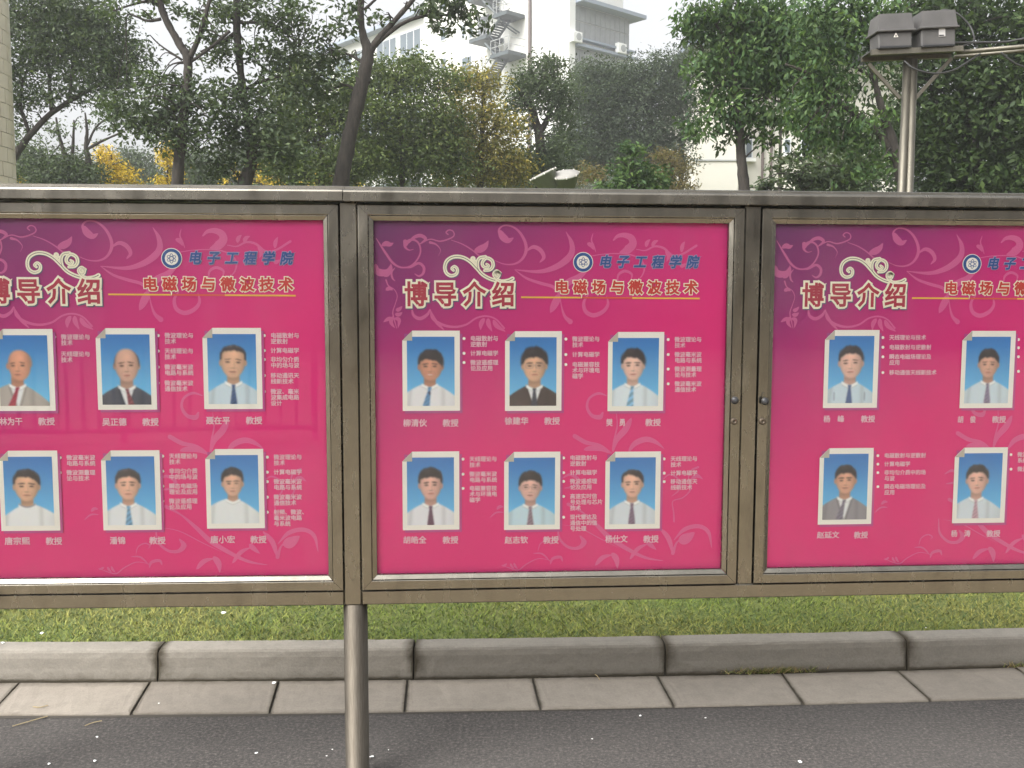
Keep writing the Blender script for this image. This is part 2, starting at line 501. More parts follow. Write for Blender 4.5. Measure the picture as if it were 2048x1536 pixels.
# uprights (square tube between the doors)
am = (A_L + A_R) / 2
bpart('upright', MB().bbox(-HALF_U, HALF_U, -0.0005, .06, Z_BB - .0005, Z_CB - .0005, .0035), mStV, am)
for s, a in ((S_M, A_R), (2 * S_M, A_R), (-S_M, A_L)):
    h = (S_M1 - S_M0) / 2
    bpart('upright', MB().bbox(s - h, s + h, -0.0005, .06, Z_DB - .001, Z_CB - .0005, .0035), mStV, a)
# pipe legs
for s, a in ((0.004, am), (2 * S_M, A_R), (-S_M, A_L)):
    e, n = seg_dir(a)
    c = e * s + n * 0.034
    lg = obj('leg', None, board); lg.location = tuple(c)
    prof = [(.0375, 0.0), (.0375, Z_BB - .004), (.0375, Z_BB - .001)]
    me = MB().lathe([(.0375, -.02), (.0375, Z_BB - .0008)], 36).mesh('leg', mStP, True)
    COL.objects.unlink(lg); bpy.data.objects.remove(lg)
    lg = obj('leg', me, board, c)
# rear panel, and a near-black sheet put in as shade in the door gaps
for s0, s1, a in ((-S_M + .02, -.02, A_L), (.02, S_M - .02, A_R), (S_M + .02, 2 * S_M - .02, A_R)):
    bpart('case_back', MB().box(s0, s1, .058, .075, Z_DB + .002, Z_CB - .002), mLin, a)
    bpart('gap_shade_sheet', MB().box(s0 + .002, s1 - .002, .036, .040, Z_DB - .0006, Z_DT + .006), mGapShade, a)

# glass
mGl, t, p = newmat('window_glass'); t.nodes.remove(p)
fr = N(t, 'ShaderNodeFresnel'); fr.inputs[0].default_value = 1.31
tr = N(t, 'ShaderNodeBsdfTransparent'); tr.inputs[0].default_value = (0.985, 0.99, 0.985, 1)
gs = N(t, 'ShaderNodeBsdfGlossy'); gs.inputs['Roughness'].default_value = 0.015; gs.inputs[0].default_value = g(0.75)
wv = noise(t, 1.3, 2, 0.4); bp = N(t, 'ShaderNodeBump'); bp.inputs['Strength'].default_value = 0.03; bp.inputs['Distance'].default_value = .05
t.links.new(wv, bp.inputs['Height']); t.links.new(bp.outputs[0], gs.inputs['Normal'])
df = N(t, 'ShaderNodeBsdfDiffuse'); df.inputs[0].default_value = g(0.6)
mx = N(t, 'ShaderNodeMixShader'); mx2 = N(t, 'ShaderNodeMixShader')
dn_ = noise(t, 2.2, 6, 0.7, stretch=(1, 1, .5))
t.links.new(ramp(t, dn_, [(0.35, g(0.004)), (0.5, g(0.008)), (0.58, g(0.016)), (0.75, g(0.024))]), mx2.inputs[0])
t.links.new(fr.outputs[0], mx.inputs[0]); t.links.new(tr.outputs[0], mx.inputs[1]); t.links.new(gs.outputs[0], mx.inputs[2])
t.links.new(mx.outputs[0], mx2.inputs[1]); t.links.new(df.outputs[0], mx2.inputs[2])
t.links.new(mx2.outputs[0], t.nodes['Material Output'].inputs[0])

def ring_rails(names, parent, a, s0, s1, z0, z1, wd, yo, yi, yb, bev, mats, gap=.0006):
    """four mitred rails; front face runs from depth yo (outer edge) to yi (inner edge), sides go back to yb"""
    C = [(s0, z0), (s1, z0), (s1, z1), (s0, z1)]; I = [(s0 + wd, z0 + wd), (s1 - wd, z0 + wd), (s1 - wd, z1 - wd), (s0 + wd, z1 - wd)]
    for k in range(4):
        A, B, Bi, Ai = C[k], C[(k + 1) % 4], I[(k + 1) % 4], I[k]
        d = np.array(B) - np.array(A); d = d / np.linalg.norm(d)
        def sh(P, s): return (P[0] + d[0] * gap * s, P[1] + d[1] * gap * s)
        A, B, Bi, Ai = sh(A, 1), sh(B, -1), sh(Bi, -1), sh(Ai, 1)
        def lerp(P, Q, f): return (P[0] + (Q[0] - P[0]) * f, P[1] + (Q[1] - P[1]) * f)
        f = bev / wd
        prof = [(0, yb), (0, yo + bev), (f * .3, yo + bev * .3), (f, yo), (1 - f, yi - (0 if yi == yo else 0)), (1 - f * .3, yi + bev * .3), (1, yi + bev), (1, yb)]
        V = []
        for (u, y) in prof:
            P = lerp(A, Ai, u); V.append((P[0], y, P[1]))
        for (u, y) in prof:
            P = lerp(B, Bi, u); V.append((P[0], y, P[1]))
        n = len(prof)
        F = [(j, j + 1, n + j + 1, n + j) for j in range(n - 1)] + [tuple(range(n)), tuple(range(n, 2 * n))]
        obj(names, mesh(names, V, F, mats[k % 2]), parent)

def knob_pair(door, pa, pb, a, rust):
    for (px, py), kind in ((pa, 'knob'), (pb, 'lock')):
        s, z = to_seg(px, py, a, -.012)
        if kind == 'knob':
            k = obj('knob', MB().lathe([(.004, 0), (.004, -.008), (.011, -.009), (.0125, -.013), (.0115, -.018), (.006, -.0215), (.0, -.022)], 20, axis='y').mesh('knob', mBlk, True), door, (s, -.008, z))
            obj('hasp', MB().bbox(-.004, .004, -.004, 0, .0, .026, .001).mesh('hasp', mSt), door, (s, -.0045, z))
        else:
            obj('lock_cylinder', MB().lathe([(.011, 0), (.011, -.006), (.009, -.009), (.0035, -.0095), (.003, -.007), (0, -.007)], 20, axis='y').mesh('lock_cylinder', rust, True), door, (s, -.004, z))
mRust = plain('worn_brass', (0.08, 0.062, 0.045), 0.5, 0.6)
DOORS = []
for a, s0, s1, lab in ((A_L, -S_M0 - 0.0, -HALF_U - .0012, 'left'), (A_R, HALF_U + .0012, S_M0 - .0015, 'mid'), (A_R, S_M1 + .0015, 2 * S_M - (S_M1 - S_M0) / 2 - .0015, 'right')):
    d = obj('door', None, board, None, a); DOORS.append(d)
    z0, z1 = Z_DB + .0012, Z_DT
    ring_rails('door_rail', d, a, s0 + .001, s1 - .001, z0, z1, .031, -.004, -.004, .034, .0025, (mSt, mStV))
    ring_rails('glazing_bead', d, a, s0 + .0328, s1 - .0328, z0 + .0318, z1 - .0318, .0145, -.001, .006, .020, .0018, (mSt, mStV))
    obj('glass_pane', MB().box(s0 + .040, s1 - .040, .012, .016, z0 + .039, z1 - .039).mesh('glass_pane', mGl), d)
knob_pair(DOORS[1], (1468, 800), (1469, 843), A_R, mRust)
knob_pair(DOORS[2], (1528, 802), (1526, 843), A_R, mRust)

# ------------------------------------------------------------------ posters
YP = 0.028
def L_(k): return -0.0008 * k - 0.0004          # print layers, k counted towards the viewer
def grad_nodes(t):
    tc = N(t, 'ShaderNodeTexCoord'); sp = N(t, 'ShaderNodeSeparateXYZ'); t.links.new(tc.outputs['Object'], sp.inputs[0])
    n = noise(t, 3.0, 3, 0.5)
    def ma(op, a, b, c=None):
        m = N(t, 'ShaderNodeMath', operation=op)
        for k, v in enumerate((a, b, c)):
            if v is None: continue
            if hasattr(v, 'links'): t.links.new(v, m.inputs[k])
            else: m.inputs[k].default_value = v
        return m.outputs[0]
    # 0 in the upper left corner of the print, 1 towards the lower right
    f = ma('ADD', ma('MULTIPLY', sp.outputs[0], 0.62), ma('MULTIPLY', ma('SUBTRACT', 1.10, sp.outputs[2]), 0.95))
    f = ma('ADD', f, ma('MULTIPLY', n, 0.10))
    return ramp(t, f, [(0.05, lin(92, 0, 92)), (0.35, lin(150, 0, 112)), (0.62, lin(206, 0, 122)), (0.95, lin(232, 0, 124))])
mPo, t, p = newmat('magenta_print'); t.links.new(grad_nodes(t), p.inputs['Base Color']); p.inputs['Roughness'].default_value = 0.45
mFl, t, p = newmat('flourish_print'); t.links.new(mixc(t, 0.60, grad_nodes(t), lin(228, 112, 170)), p.inputs['Base Color']); p.inputs['Roughness'].default_value = 0.45
mGlow, t, p = newmat('photo_edge_print'); t.links.new(mixc(t, 0.5, grad_nodes(t), lin(140, 90, 160)), p.inputs['Base Color']); p.inputs['Roughness'].default_value = 0.45
def ink(name, *c): return plain(name, lin(*c), 0.5)
iW, iCr, iRed, iRed2, iSh, iBlu, iHalo, iYel, iTxt, iGr = (ink('white_print', 250, 246, 240), ink('cream_print', 250, 244, 222), ink('crimson_print', 176, 38, 66), ink('red_print', 204, 48, 40),
    ink('shadow_print', 92, 84, 120), ink('blue_print', 24, 78, 150), ink('halo_print', 168, 152, 196), ink('yellow_print', 244, 196, 70), ink('pale_pink_print', 240, 196, 214), ink('grey_print', 92, 84, 84))
iFold = ink('fold_print', 196, 190, 178); iOr = ink('orange_print', 226, 92, 60)

_S0, _Z0 = to_seg(747.5, 800, A_R, YP)[0], to_seg(760, 1149, A_R, YP)[1]
class Panel:
    def __init__(s, a, ds, dz): s.a, s.ds, s.dz = a, ds, dz
    def T(s, px, py):
        u, z = to_seg(px, py, s.a, YP); return np.array([u - _S0 - s.ds, z - _Z0 - s.dz])
MID = Panel(A_R, 0, 0)
em = MID.T(1166, 524.5)
PL, PR = Panel(A_L, 0, 0), Panel(A_R, 0, 0)
q = PL.T(344, 517); PL.ds, PL.dz = q[0] - em[0], q[1] - em[1]
q = PR.T(1943, 528); PR.ds, PR.dz = q[0] - em[0], q[1] - em[1]
PXM = 0.001535                                      # metres of print per photo pixel near the middle case

def flat(name, P, y, mat, F=None):
    return mesh(name, [(u, y, v) for u, v in P], F or [tuple(range(len(P)))], mat)
def disc(c, r, n=20): return [(c[0] + r * math.cos(2 * math.pi * k / n), c[1] + r * math.sin(2 * math.pi * k / n)) for k in range(n)]
def stroke(pts, wmax, prof='taper', k=8, wl=None):
    """variable-width stroke (template metres)"""
    C = catmull(pts, k); n = len(C)
    s = np.linspace(0, 1, n)
    if wl is not None: wd = np.interp(s, np.linspace(0, 1, len(wl)), wl)
    elif prof == 'taper': wd = wmax * (0.15 + 0.85 * np.sin(np.pi * np.clip(s, 0, 1)) ** 0.7)
    elif prof == 'end': wd = wmax * (0.12 + 0.88 * s ** 1.6)
    elif prof == 'start': wd = wmax * (0.12 + 0.88 * (1 - s) ** 1.6)
    elif prof == 'leaf': wd = wmax * np.sin(np.pi * s ** 0.75) ** 0.8 + 1e-5
    else: wd = np.full(n, wmax)
    T = np.gradient(C, axis=0); T /= np.linalg.norm(T, axis=1)[:, None] + 1e-12
    Nn = np.stack([-T[:, 1], T[:, 0]], 1)
    A = C + Nn * wd[:, None] / 2; B = C - Nn * wd[:, None] / 2
    V = np.vstack([A, B]); F = [(i, i + 1, n + i + 1, n + i) for i in range(n - 1)]
    # rounded ends
    V = list(map(tuple, V))
    for i, sg in ((0, -1), (n - 1, 1)):
        if wd[i] > 0.002:
            base = len(V); r = wd[i] / 2; c = C[i]; th = math.atan2(Nn[i][1], Nn[i][0])
            for q_ in range(9):
                a_ = th - sg * math.pi * q_ / 8; V.append((c[0] + r * math.cos(a_), c[1] + r * math.sin(a_)))
            F.append(tuple(range(base, base + 9)))
    return V, F

def A2(P): return [MID.T(700 + x / 2.4976, 380 + y / 2.4976) for x, y in P]
def B2(P): return [MID.T(700 + x / 2.4976, 800 + y / 2.4976) for x, y in P]
WS = PXM / 2.4976
FL = []
def fa(P, wd, prof='taper', wl=None): FL.append(stroke(A2(P), wd * WS, prof, wl=None if wl is None else [x * WS for x in wl]))
def fb(P, wd, prof='taper', wl=None): FL.append(stroke(B2(P), wd * WS, prof, wl=None if wl is None else [x * WS for x in wl]))
fa([(130, 240), (152, 275), (178, 315), (212, 362), (252, 386), (298, 382), (333, 352), (352, 310), (345, 270), (322, 250), (296, 252), (278, 272)], 0, wl=[3, 8, 12, 12, 9, 8, 8, 8, 9, 10, 14, 20])
fa([(276, 258), (276, 285), (295, 300), (318, 296)], 22, 'start')
fa([(158, 278), (180, 268), (200, 272), (218, 264)], 26, 'leaf')
fa([(128, 368), (134, 402), (160, 414), (190, 404), (204, 372)], 36, 'leaf'); fa([(204, 368), (206, 395), (190, 425), (170, 432)], 14)
fa([(252, 386), (300, 386), (342, 366), (368, 385), (366, 415), (345, 430), (322, 418)], 14)
fa([(225, 388), (208, 412), (212, 440), (226, 455)], 10)
fa([(180, 450), (192, 478), (222, 498), (236, 530), (226, 570), (214, 610), (222, 650), (234, 692)], 8, 'flat', wl=[8, 6, 4, 4, 4, 6, 7, 3])
for P in ([(178, 500), (196, 492), (215, 500)], [(228, 600), (245, 596), (262, 580)], [(224, 620), (245, 622), (262, 610)], [(212, 640), (190, 645), (166, 660)], [(222, 640), (245, 650), (240, 690)], [(216, 630), (205, 660), (225, 690)]): fa(P, 20, 'leaf')
fa([(352, 268), (400, 246), (450, 256), (500, 242), (520, 226), (514, 206), (494, 200), (480, 212), (490, 222)], 0, wl=[6, 6, 8, 7, 6, 6, 7, 6])
fa([(290, 268), (318, 238), (352, 228), (378, 245), (352, 268)], 18)
fa([(400, 262), (430, 272), (452, 300), (442, 328)], 13, 'start')
fa([(505, 250), (560, 270), (610, 300), (665, 345), (700, 355)], 0, wl=[3, 6, 7, 9, 5]); fa([(620, 304), (650, 296), (675, 280), (692, 252)], 36, 'leaf')
fa([(790, 262), (758, 232), (744, 200), (768, 178), (812, 184), (850, 215), (876, 265), (878, 310), (855, 350), (818, 370), (770, 370), (722, 352)], 0, wl=[4, 22, 10, 8, 9, 13, 16, 16, 12, 9, 6, 3])
fa([(748, 200), (762, 232), (790, 252), (818, 238)], 36, 'leaf')
fa([(880, 305), (915, 285), (950, 300), (968, 335), (948, 362)], 22)
fa([(1078, 208), (1105, 260), (1108, 310), (1080, 350), (1020, 388), (940, 408), (822, 398)], 0, wl=[2, 22, 30, 34, 28, 18, 3])
fa([(822, 398), (880, 440), (950, 465), (1010, 482), (1046, 512)], 0, wl=[3, 12, 16, 16, 16])
fa([(1046, 512), (1090, 462), (1140, 436), (1180, 400), (1200, 372)], 0, wl=[22, 34, 30, 18, 4])
fa([(1042, 520), (1032, 550), (1012, 590), (1000, 614)], 38, 'leaf'); fa([(1048, 520), (1056, 580), (1072, 630), (1100, 658)], 26, 'end')
fa([(1190, 332), (1270, 320), (1350, 318), (1410, 326), (1452, 350), (1470, 385), (1460, 425), (1432, 455)], 0, wl=[4, 5, 6, 7, 9, 9, 7, 3])
fa([(1345, 312), (1385, 298), (1412, 270), (1404, 240), (1372, 226), (1338, 230), (1316, 250)], 0, wl=[3, 44, 40, 34, 26, 18, 8])
fa([(1214, 216), (1206, 250), (1218, 280), (1228, 312)], 8); fa([(1184, 266), (1204, 276), (1218, 300)], 22, 'leaf')
fa([(1430, 296), (1475, 302), (1520, 282), (1565, 290), (1610, 326), (1660, 320), (1730, 278)], 0, wl=[4, 7, 10, 12, 12, 10, 12])
for P in ([(1478, 285), (1484, 262), (1500, 246)], [(1508, 282), (1520, 262), (1540, 252)], [(1655, 312), (1660, 280), (1672, 256)], [(1575, 300), (1590, 330), (1580, 360)], [(1646, 380), (1662, 378), (1680, 366)]): fa(P, 20, 'leaf')
fa([(1192, 520), (1168, 560), (1176, 605), (1215, 626), (1262, 608), (1288, 572), (1282, 530)], 22)
fa([(1336, 470), (1340, 425), (1372, 405), (1406, 420), (1404, 448)], 14)
fa([(308, 588), (318, 626), (350, 642), (386, 622), (400, 594)], 18)
fa([(402, 596), (412, 640), (460, 672), (520, 684), (580, 672), (630, 640), (680, 630), (728, 645), (770, 690)], 0, wl=[3, 14, 14, 12, 10, 9, 9, 8, 10])
for P in ([(672, 640), (655, 668), (652, 700)], [(690, 640), (692, 670), (710, 708)], [(715, 648), (735, 680), (778, 708)]): fa(P, 24, 'leaf')
fa([(400, 600), (428, 655), (470, 700)], 16, 'taper')
fa([(1284, 1028), (1240, 1016), (1196, 1040), (1184, 1085), (1208, 1126), (1248, 1134), (1262, 1112)], 0, wl=[5, 14, 12, 14, 18, 26, 10])
# lower part
fb([(1330, 60), (1334, 130), (1318, 200), (1308, 262)], 8); fb([(1406, 88), (1376, 145), (1330, 200), (1312, 264)], 34, 'leaf')
fb([(1122, 180), (1180, 212), (1250, 226), (1308, 266)], 0, wl=[22, 22, 12, 4]); fb([(1166, 248), (1210, 240), (1260, 246), (1302, 268)], 28, 'leaf')
fb([(1388, 262), (1424, 216), (1480, 196), (1530, 212), (1572, 246)], 30, 'leaf')
fb([(1738, 335), (1704, 352), (1690, 392), (1704, 440), (1664, 486), (1612, 506), (1616, 560), (1618, 606)], 0, wl=[12, 10, 6, 8, 6, 5, 8, 10])
fb([(1700, 398), (1732, 378), (1764, 396)], 20, 'leaf'); fb([(1556, 402), (1596, 372), (1640, 396), (1644, 446), (1604, 482)], 10)
fb([(1060, 390), (1100, 372), (1140, 398), (1120, 430), (1070, 440)], 18)
fb([(1548, 640), (1590, 690), (1612, 764)], 26); fb([(1612, 764), (1636, 706), (1700, 668)], 20, 'start')
fb([(1616, 700), (1670, 646), (1740, 630), (1790, 660), (1806, 738)], 0, wl=[3, 22, 22, 20, 3]); fb([(1640, 706), (1680, 690), (1722, 660)], 56, 'leaf')
fb([(1090, 520), (1160, 560), (1230, 622), (1300, 690), (1400, 752), (1480, 788), (1562, 802)], 0, wl=[18, 8, 20, 26, 20, 14, 3])
fb([(1060, 622), (1150, 640), (1250, 692), (1350, 742)], 5); fb([(1038, 620), (1046, 690), (1090, 734), (1140, 738), (1168, 710), (1150, 680)], 0, wl=[5, 12, 14, 18, 30, 8])
fb([(1224, 826), (1262, 786), (1312, 772)], 24, 'leaf'); fb([(1306, 762), (1330, 795), (1336, 842)], 32, 'leaf')
fb([(1396, 796), (1438, 742), (1490, 716)], 22, 'leaf'); fb([(1480, 700), (1500, 722), (1530, 748)], 26, 'leaf')
fb([(756, 822), (800, 840), (842, 848), (880, 820), (940, 792), (1000, 800)], 6); fb([(1000, 820), (1012, 792), (1050, 784), (1062, 806)], 16)
for P in ([(784, 816), (770, 826), (756, 826)], [(800, 815), (808, 830), (820, 842)], [(818, 812), (826, 830), (838, 844)]): fb(P, 12, 'leaf')
fb([(938, 756), (950, 718), (984, 700), (1008, 712), (996, 726)], 7); fb([(914, 765), (960, 768), (1000, 806)], 9)
fb([(698, 588), (730, 562), (768, 560)], 9); fb([(732, 546), (748, 532), (768, 534)], 16, 'leaf')
V, F = [], []
for k, (v, f) in enumerate(FL):
    n = len(V); y = L_(1) - 0.000006 * k
    V += [(a_[0], y, a_[1]) for a_ in v]; F += [tuple(i + n for i in q_) for q_ in f]
me_fl = mesh('swirl_pattern', V, F, mFl)

# swirl ornament over the title
def orn(P, wl):
    return A2([(x, y) for x, y in P]), [x * WS for x in wl]
O1 = orn([(517, 402), (508, 392), (522, 382), (536, 396), (530, 420), (503, 428), (480, 412), (474, 382), (486, 352), (518, 334), (560, 336), (598, 356), (632, 390), (664, 424), (706, 446), (752, 456), (790, 452), (812, 442)], [4, 5, 6, 7, 8, 9, 9, 9, 10, 10, 10, 10, 10, 10, 10, 10, 10, 11])
O2 = orn([(682, 372), (675, 366), (684, 358), (696, 370), (690, 390), (668, 392), (652, 378), (656, 354), (682, 342), (708, 352), (716, 378), (702, 400), (676, 400)][::1], [3, 4, 5, 6, 7, 7, 7, 8, 9, 9, 8, 7, 5])
O2b = orn([(682, 370), (692, 378), (682, 388), (664, 380), (662, 360), (682, 340), (708, 352), (714, 378), (700, 398), (672, 402)], [4, 6, 7, 7, 8, 8, 9, 9, 8, 6])
O2c = orn([(676, 334), (648, 340), (636, 362), (640, 396), (662, 424)], [9, 9, 9, 9, 7])
O3 = orn([(734, 424), (728, 418), (738, 410), (746, 422), (738, 436), (722, 432), (718, 416), (732, 404), (750, 414)], [3, 4, 5, 6, 6, 6, 6, 6, 5])
O3b = orn([(722, 430), (732, 444), (752, 454)], [6, 6, 6])
OR = [O1, O2b, O2c, O3, O3b]
def orn_mesh(name, wadd, off, lay, mat):
    V, F = [], []
    for k, (P, wl) in enumerate(OR):
        P = [(x + off[0], y + off[1]) for x, y in P]
        v, f = stroke(P, 0, k=7, wl=[max(.0006, w_ + wadd) for w_ in wl]); n = len(V)
        V += [(a_[0], L_(lay) - .000006 * k, a_[1]) for a_ in v]; F += [tuple(i + n for i in q_) for q_ in f]
    for k, (x, y, r) in enumerate(((614, 344, 9), (625, 360, 8))):
        c = A2([(x, y)])[0] + np.array(off); r = r * WS + wadd * .5; n = len(V)
        if wadd < -0.001: r = max(.0008, r - .0024)
        V += [(a_[0], L_(lay) - .00004 - .000006 * k, a_[1]) for a_ in disc(c, r, 16)]; F.append(tuple(range(n, n + 16)))
    return mesh(name, V, F, mat)
me_o = [orn_mesh('ornament_shadow', .0058, (.0022, -.0024), 2, iSh), orn_mesh('ornament', .0056, (0, 0), 3, iCr), orn_mesh('ornament_line', -.0044, (0, 0), 4, iGr)]

# lettering
_cache = {}
def text_verts(body, size, bold=0.0, ol=0.0, spacing=1.0, line=1.0, res=2):
    key = (body, round(size, 6), bold, ol, spacing, line)
    if key in _cache: return _cache[key]
    c = bpy.data.curves.new('lettering', 'FONT'); c.body = body; c.size = size; c.resolution_u = res
    c.offset = bold; c.space_character = spacing; c.space_line = line
    if ol: c.bevel_depth = ol; c.bevel_resolution = 0
    o = bpy.data.objects.new('lettering', c); COL.objects.link(o)
    bpy.context.view_layer.update()
    me = bpy.data.meshes.new_from_object(o.evaluated_get(bpy.context.evaluated_depsgraph_get()))
    V = np.empty(len(me.vertices) * 3, np.float32); me.vertices.foreach_get('co', V); V = V.reshape(-1, 3).copy()
    F = [tuple(p_.vertices) for p_ in me.polygons]
    bpy.data.objects.remove(o); bpy.data.curves.remove(c); bpy.data.meshes.remove(me)
    _cache[key] = (V, F); return V, F

def put_text(body, u, v, size, lay, mat, name='lettering', parent=None, bold=0.0, ol=0.0, spacing=1.0, sx=1.0, sy=1.0, shear=0.0, acc=None):
    """v is the middle height of the first line's characters"""
    V, F = text_verts(body, size, bold, ol, spacing)
    if ol:
        zc = [sum(V[i][2] for i in f) / len(f) for f in F]; F = [f for f, z in zip(F, zc) if z > -1e-6]
    W = [(u + x * sx + (y - .38 * size) * shear, L_(lay) - max(z, 0) * 0.11, v + (y - .36 * size) * sy) for x, y, z in V]
    if acc is not None:
        n = len(acc[0]); acc[0].extend(W); acc[1].extend(tuple(i + n for i in f) for f in F); return
    me = mesh(name, W, F, mat)
    return obj(name, me, parent) if parent is not None else me

def spread_text(body, u, v, pitch, size, lay, mat, name, ol, sx=1.0, sy=1.0, shear=0.0):
    acc = ([], [])
    for k, ch in enumerate(body):
        put_text(ch, u + k * pitch, v, size, lay, mat, ol=ol, sx=sx, sy=sy, shear=shear, acc=acc)
    return mesh(name, acc[0], acc[1], mat)
def px_size(a, b): return float(np.linalg.norm(MID.T(*a) - MID.T(*b)))
TI = []
p0 = MID.T(806, 590); step = px_size((806, 590), (864.5, 590)); ts = .80 * step
for lay, mat, nm, bo, ol, off in ((3, iSh, 'title_shadow', 0, .0078, (.003, -.0035)), (4, iCr, 'title_outline', 0, .0078, (0, 0)), (6, iRed, 'title', 0, .0019, (0, 0))):
    TI.append(spread_text('博导介绍', p0[0] + off[0] + .004, p0[1] + off[1] + .002, step, ts, lay, mat, nm, ol, 1.0, 1.10))
p0 = MID.T(1109, 574.5); step = px_size((1109, 574), (1146.2, 574)); ts = step * .76
for lay, mat, nm, bo, ol in ((3, iCr, 'subtitle_outline', 0, .0044), (5, iRed2, 'subtitle', 0, .0016)):
    TI.append(spread_text('电磁场与微波技术', p0[0], p0[1], step, ts, lay, mat, nm, ol))
p0 = MID.T(1199, 523.5); step = px_size((1199, 524), (1234, 524)); ts = step * .70
for lay, mat, nm, bo, ol in ((3, iHalo, 'faculty_name_halo', 0, .0030), (5, iBlu, 'faculty_name', 0, .0011)):
    TI.append(spread_text('电子工程学院', p0[0], p0[1], step, ts, lay, mat, nm, ol, 1.0, 1.08, 0.22))
a_, b_ = MID.T(1042, 594.5), MID.T(1399, 597)
m_ = (a_ + b_) / 2; hw = .0024
def rect(a0, a1, h): return [(a0[0], a0[1] - h), (a1[0], a1[1] - h), (a1[0], a1[1] + h), (a0[0], a0[1] + h)]
q1, q2 = a_ + (b_ - a_) * .33, a_ + (b_ - a_) * .62
TI.append(flat('underline', rect(a_, q1, hw), L_(3), iYel)); TI.append(flat('underline', rect(q1, q2, hw), L_(3), iOr)); TI.append(flat('underline', rect(q2, b_, hw), L_(3), iYel))
# emblem
EM = []
r0 = px_size((1166, 524), (1186, 524))
for r, mat, lay, nm in ((1.0, iW, 3, 'emblem_edge'), (.93, iBlu, 4, 'emblem_ring'), (.64, iW, 5, 'emblem_disc')):
    EM.append(flat(nm, disc(em, r0 * r, 40), L_(lay), mat))
V, F = [], []
for k in range(14):
    a = 2 * math.pi * k / 14 + .2
    if 4.2 < a % 6.283 < 5.2: continue
    c = em + r0 * .79 * np.array([math.cos(a), math.sin(a)]); n = len(V)
    V += [(x, L_(5), z) for x, z in disc(c, r0 * .055, 6)]; F.append(tuple(range(n, n + 6)))
for j, (rx, ry, th) in enumerate(((.46, .17, .5), (.46, .17, 1.55), (.46, .17, 2.6))):
    P = [em + r0 * np.array([rx * math.cos(s) * math.cos(th) - ry * math.sin(s) * math.sin(th), rx * math.cos(s) * math.sin(th) + ry * math.sin(s) * math.cos(th)]) for s in np.linspace(0, 2 * math.pi, 14)]
    v, f = stroke(P, r0 * .05, 'flat', 2); n = len(V); V += [(a2[0], L_(6) - .00001 * j, a2[1]) for a2 in v]; F += [tuple(i + n for i in q_) for q_ in f]
EM.append(mesh('emblem_mark', V, F, iBlu))

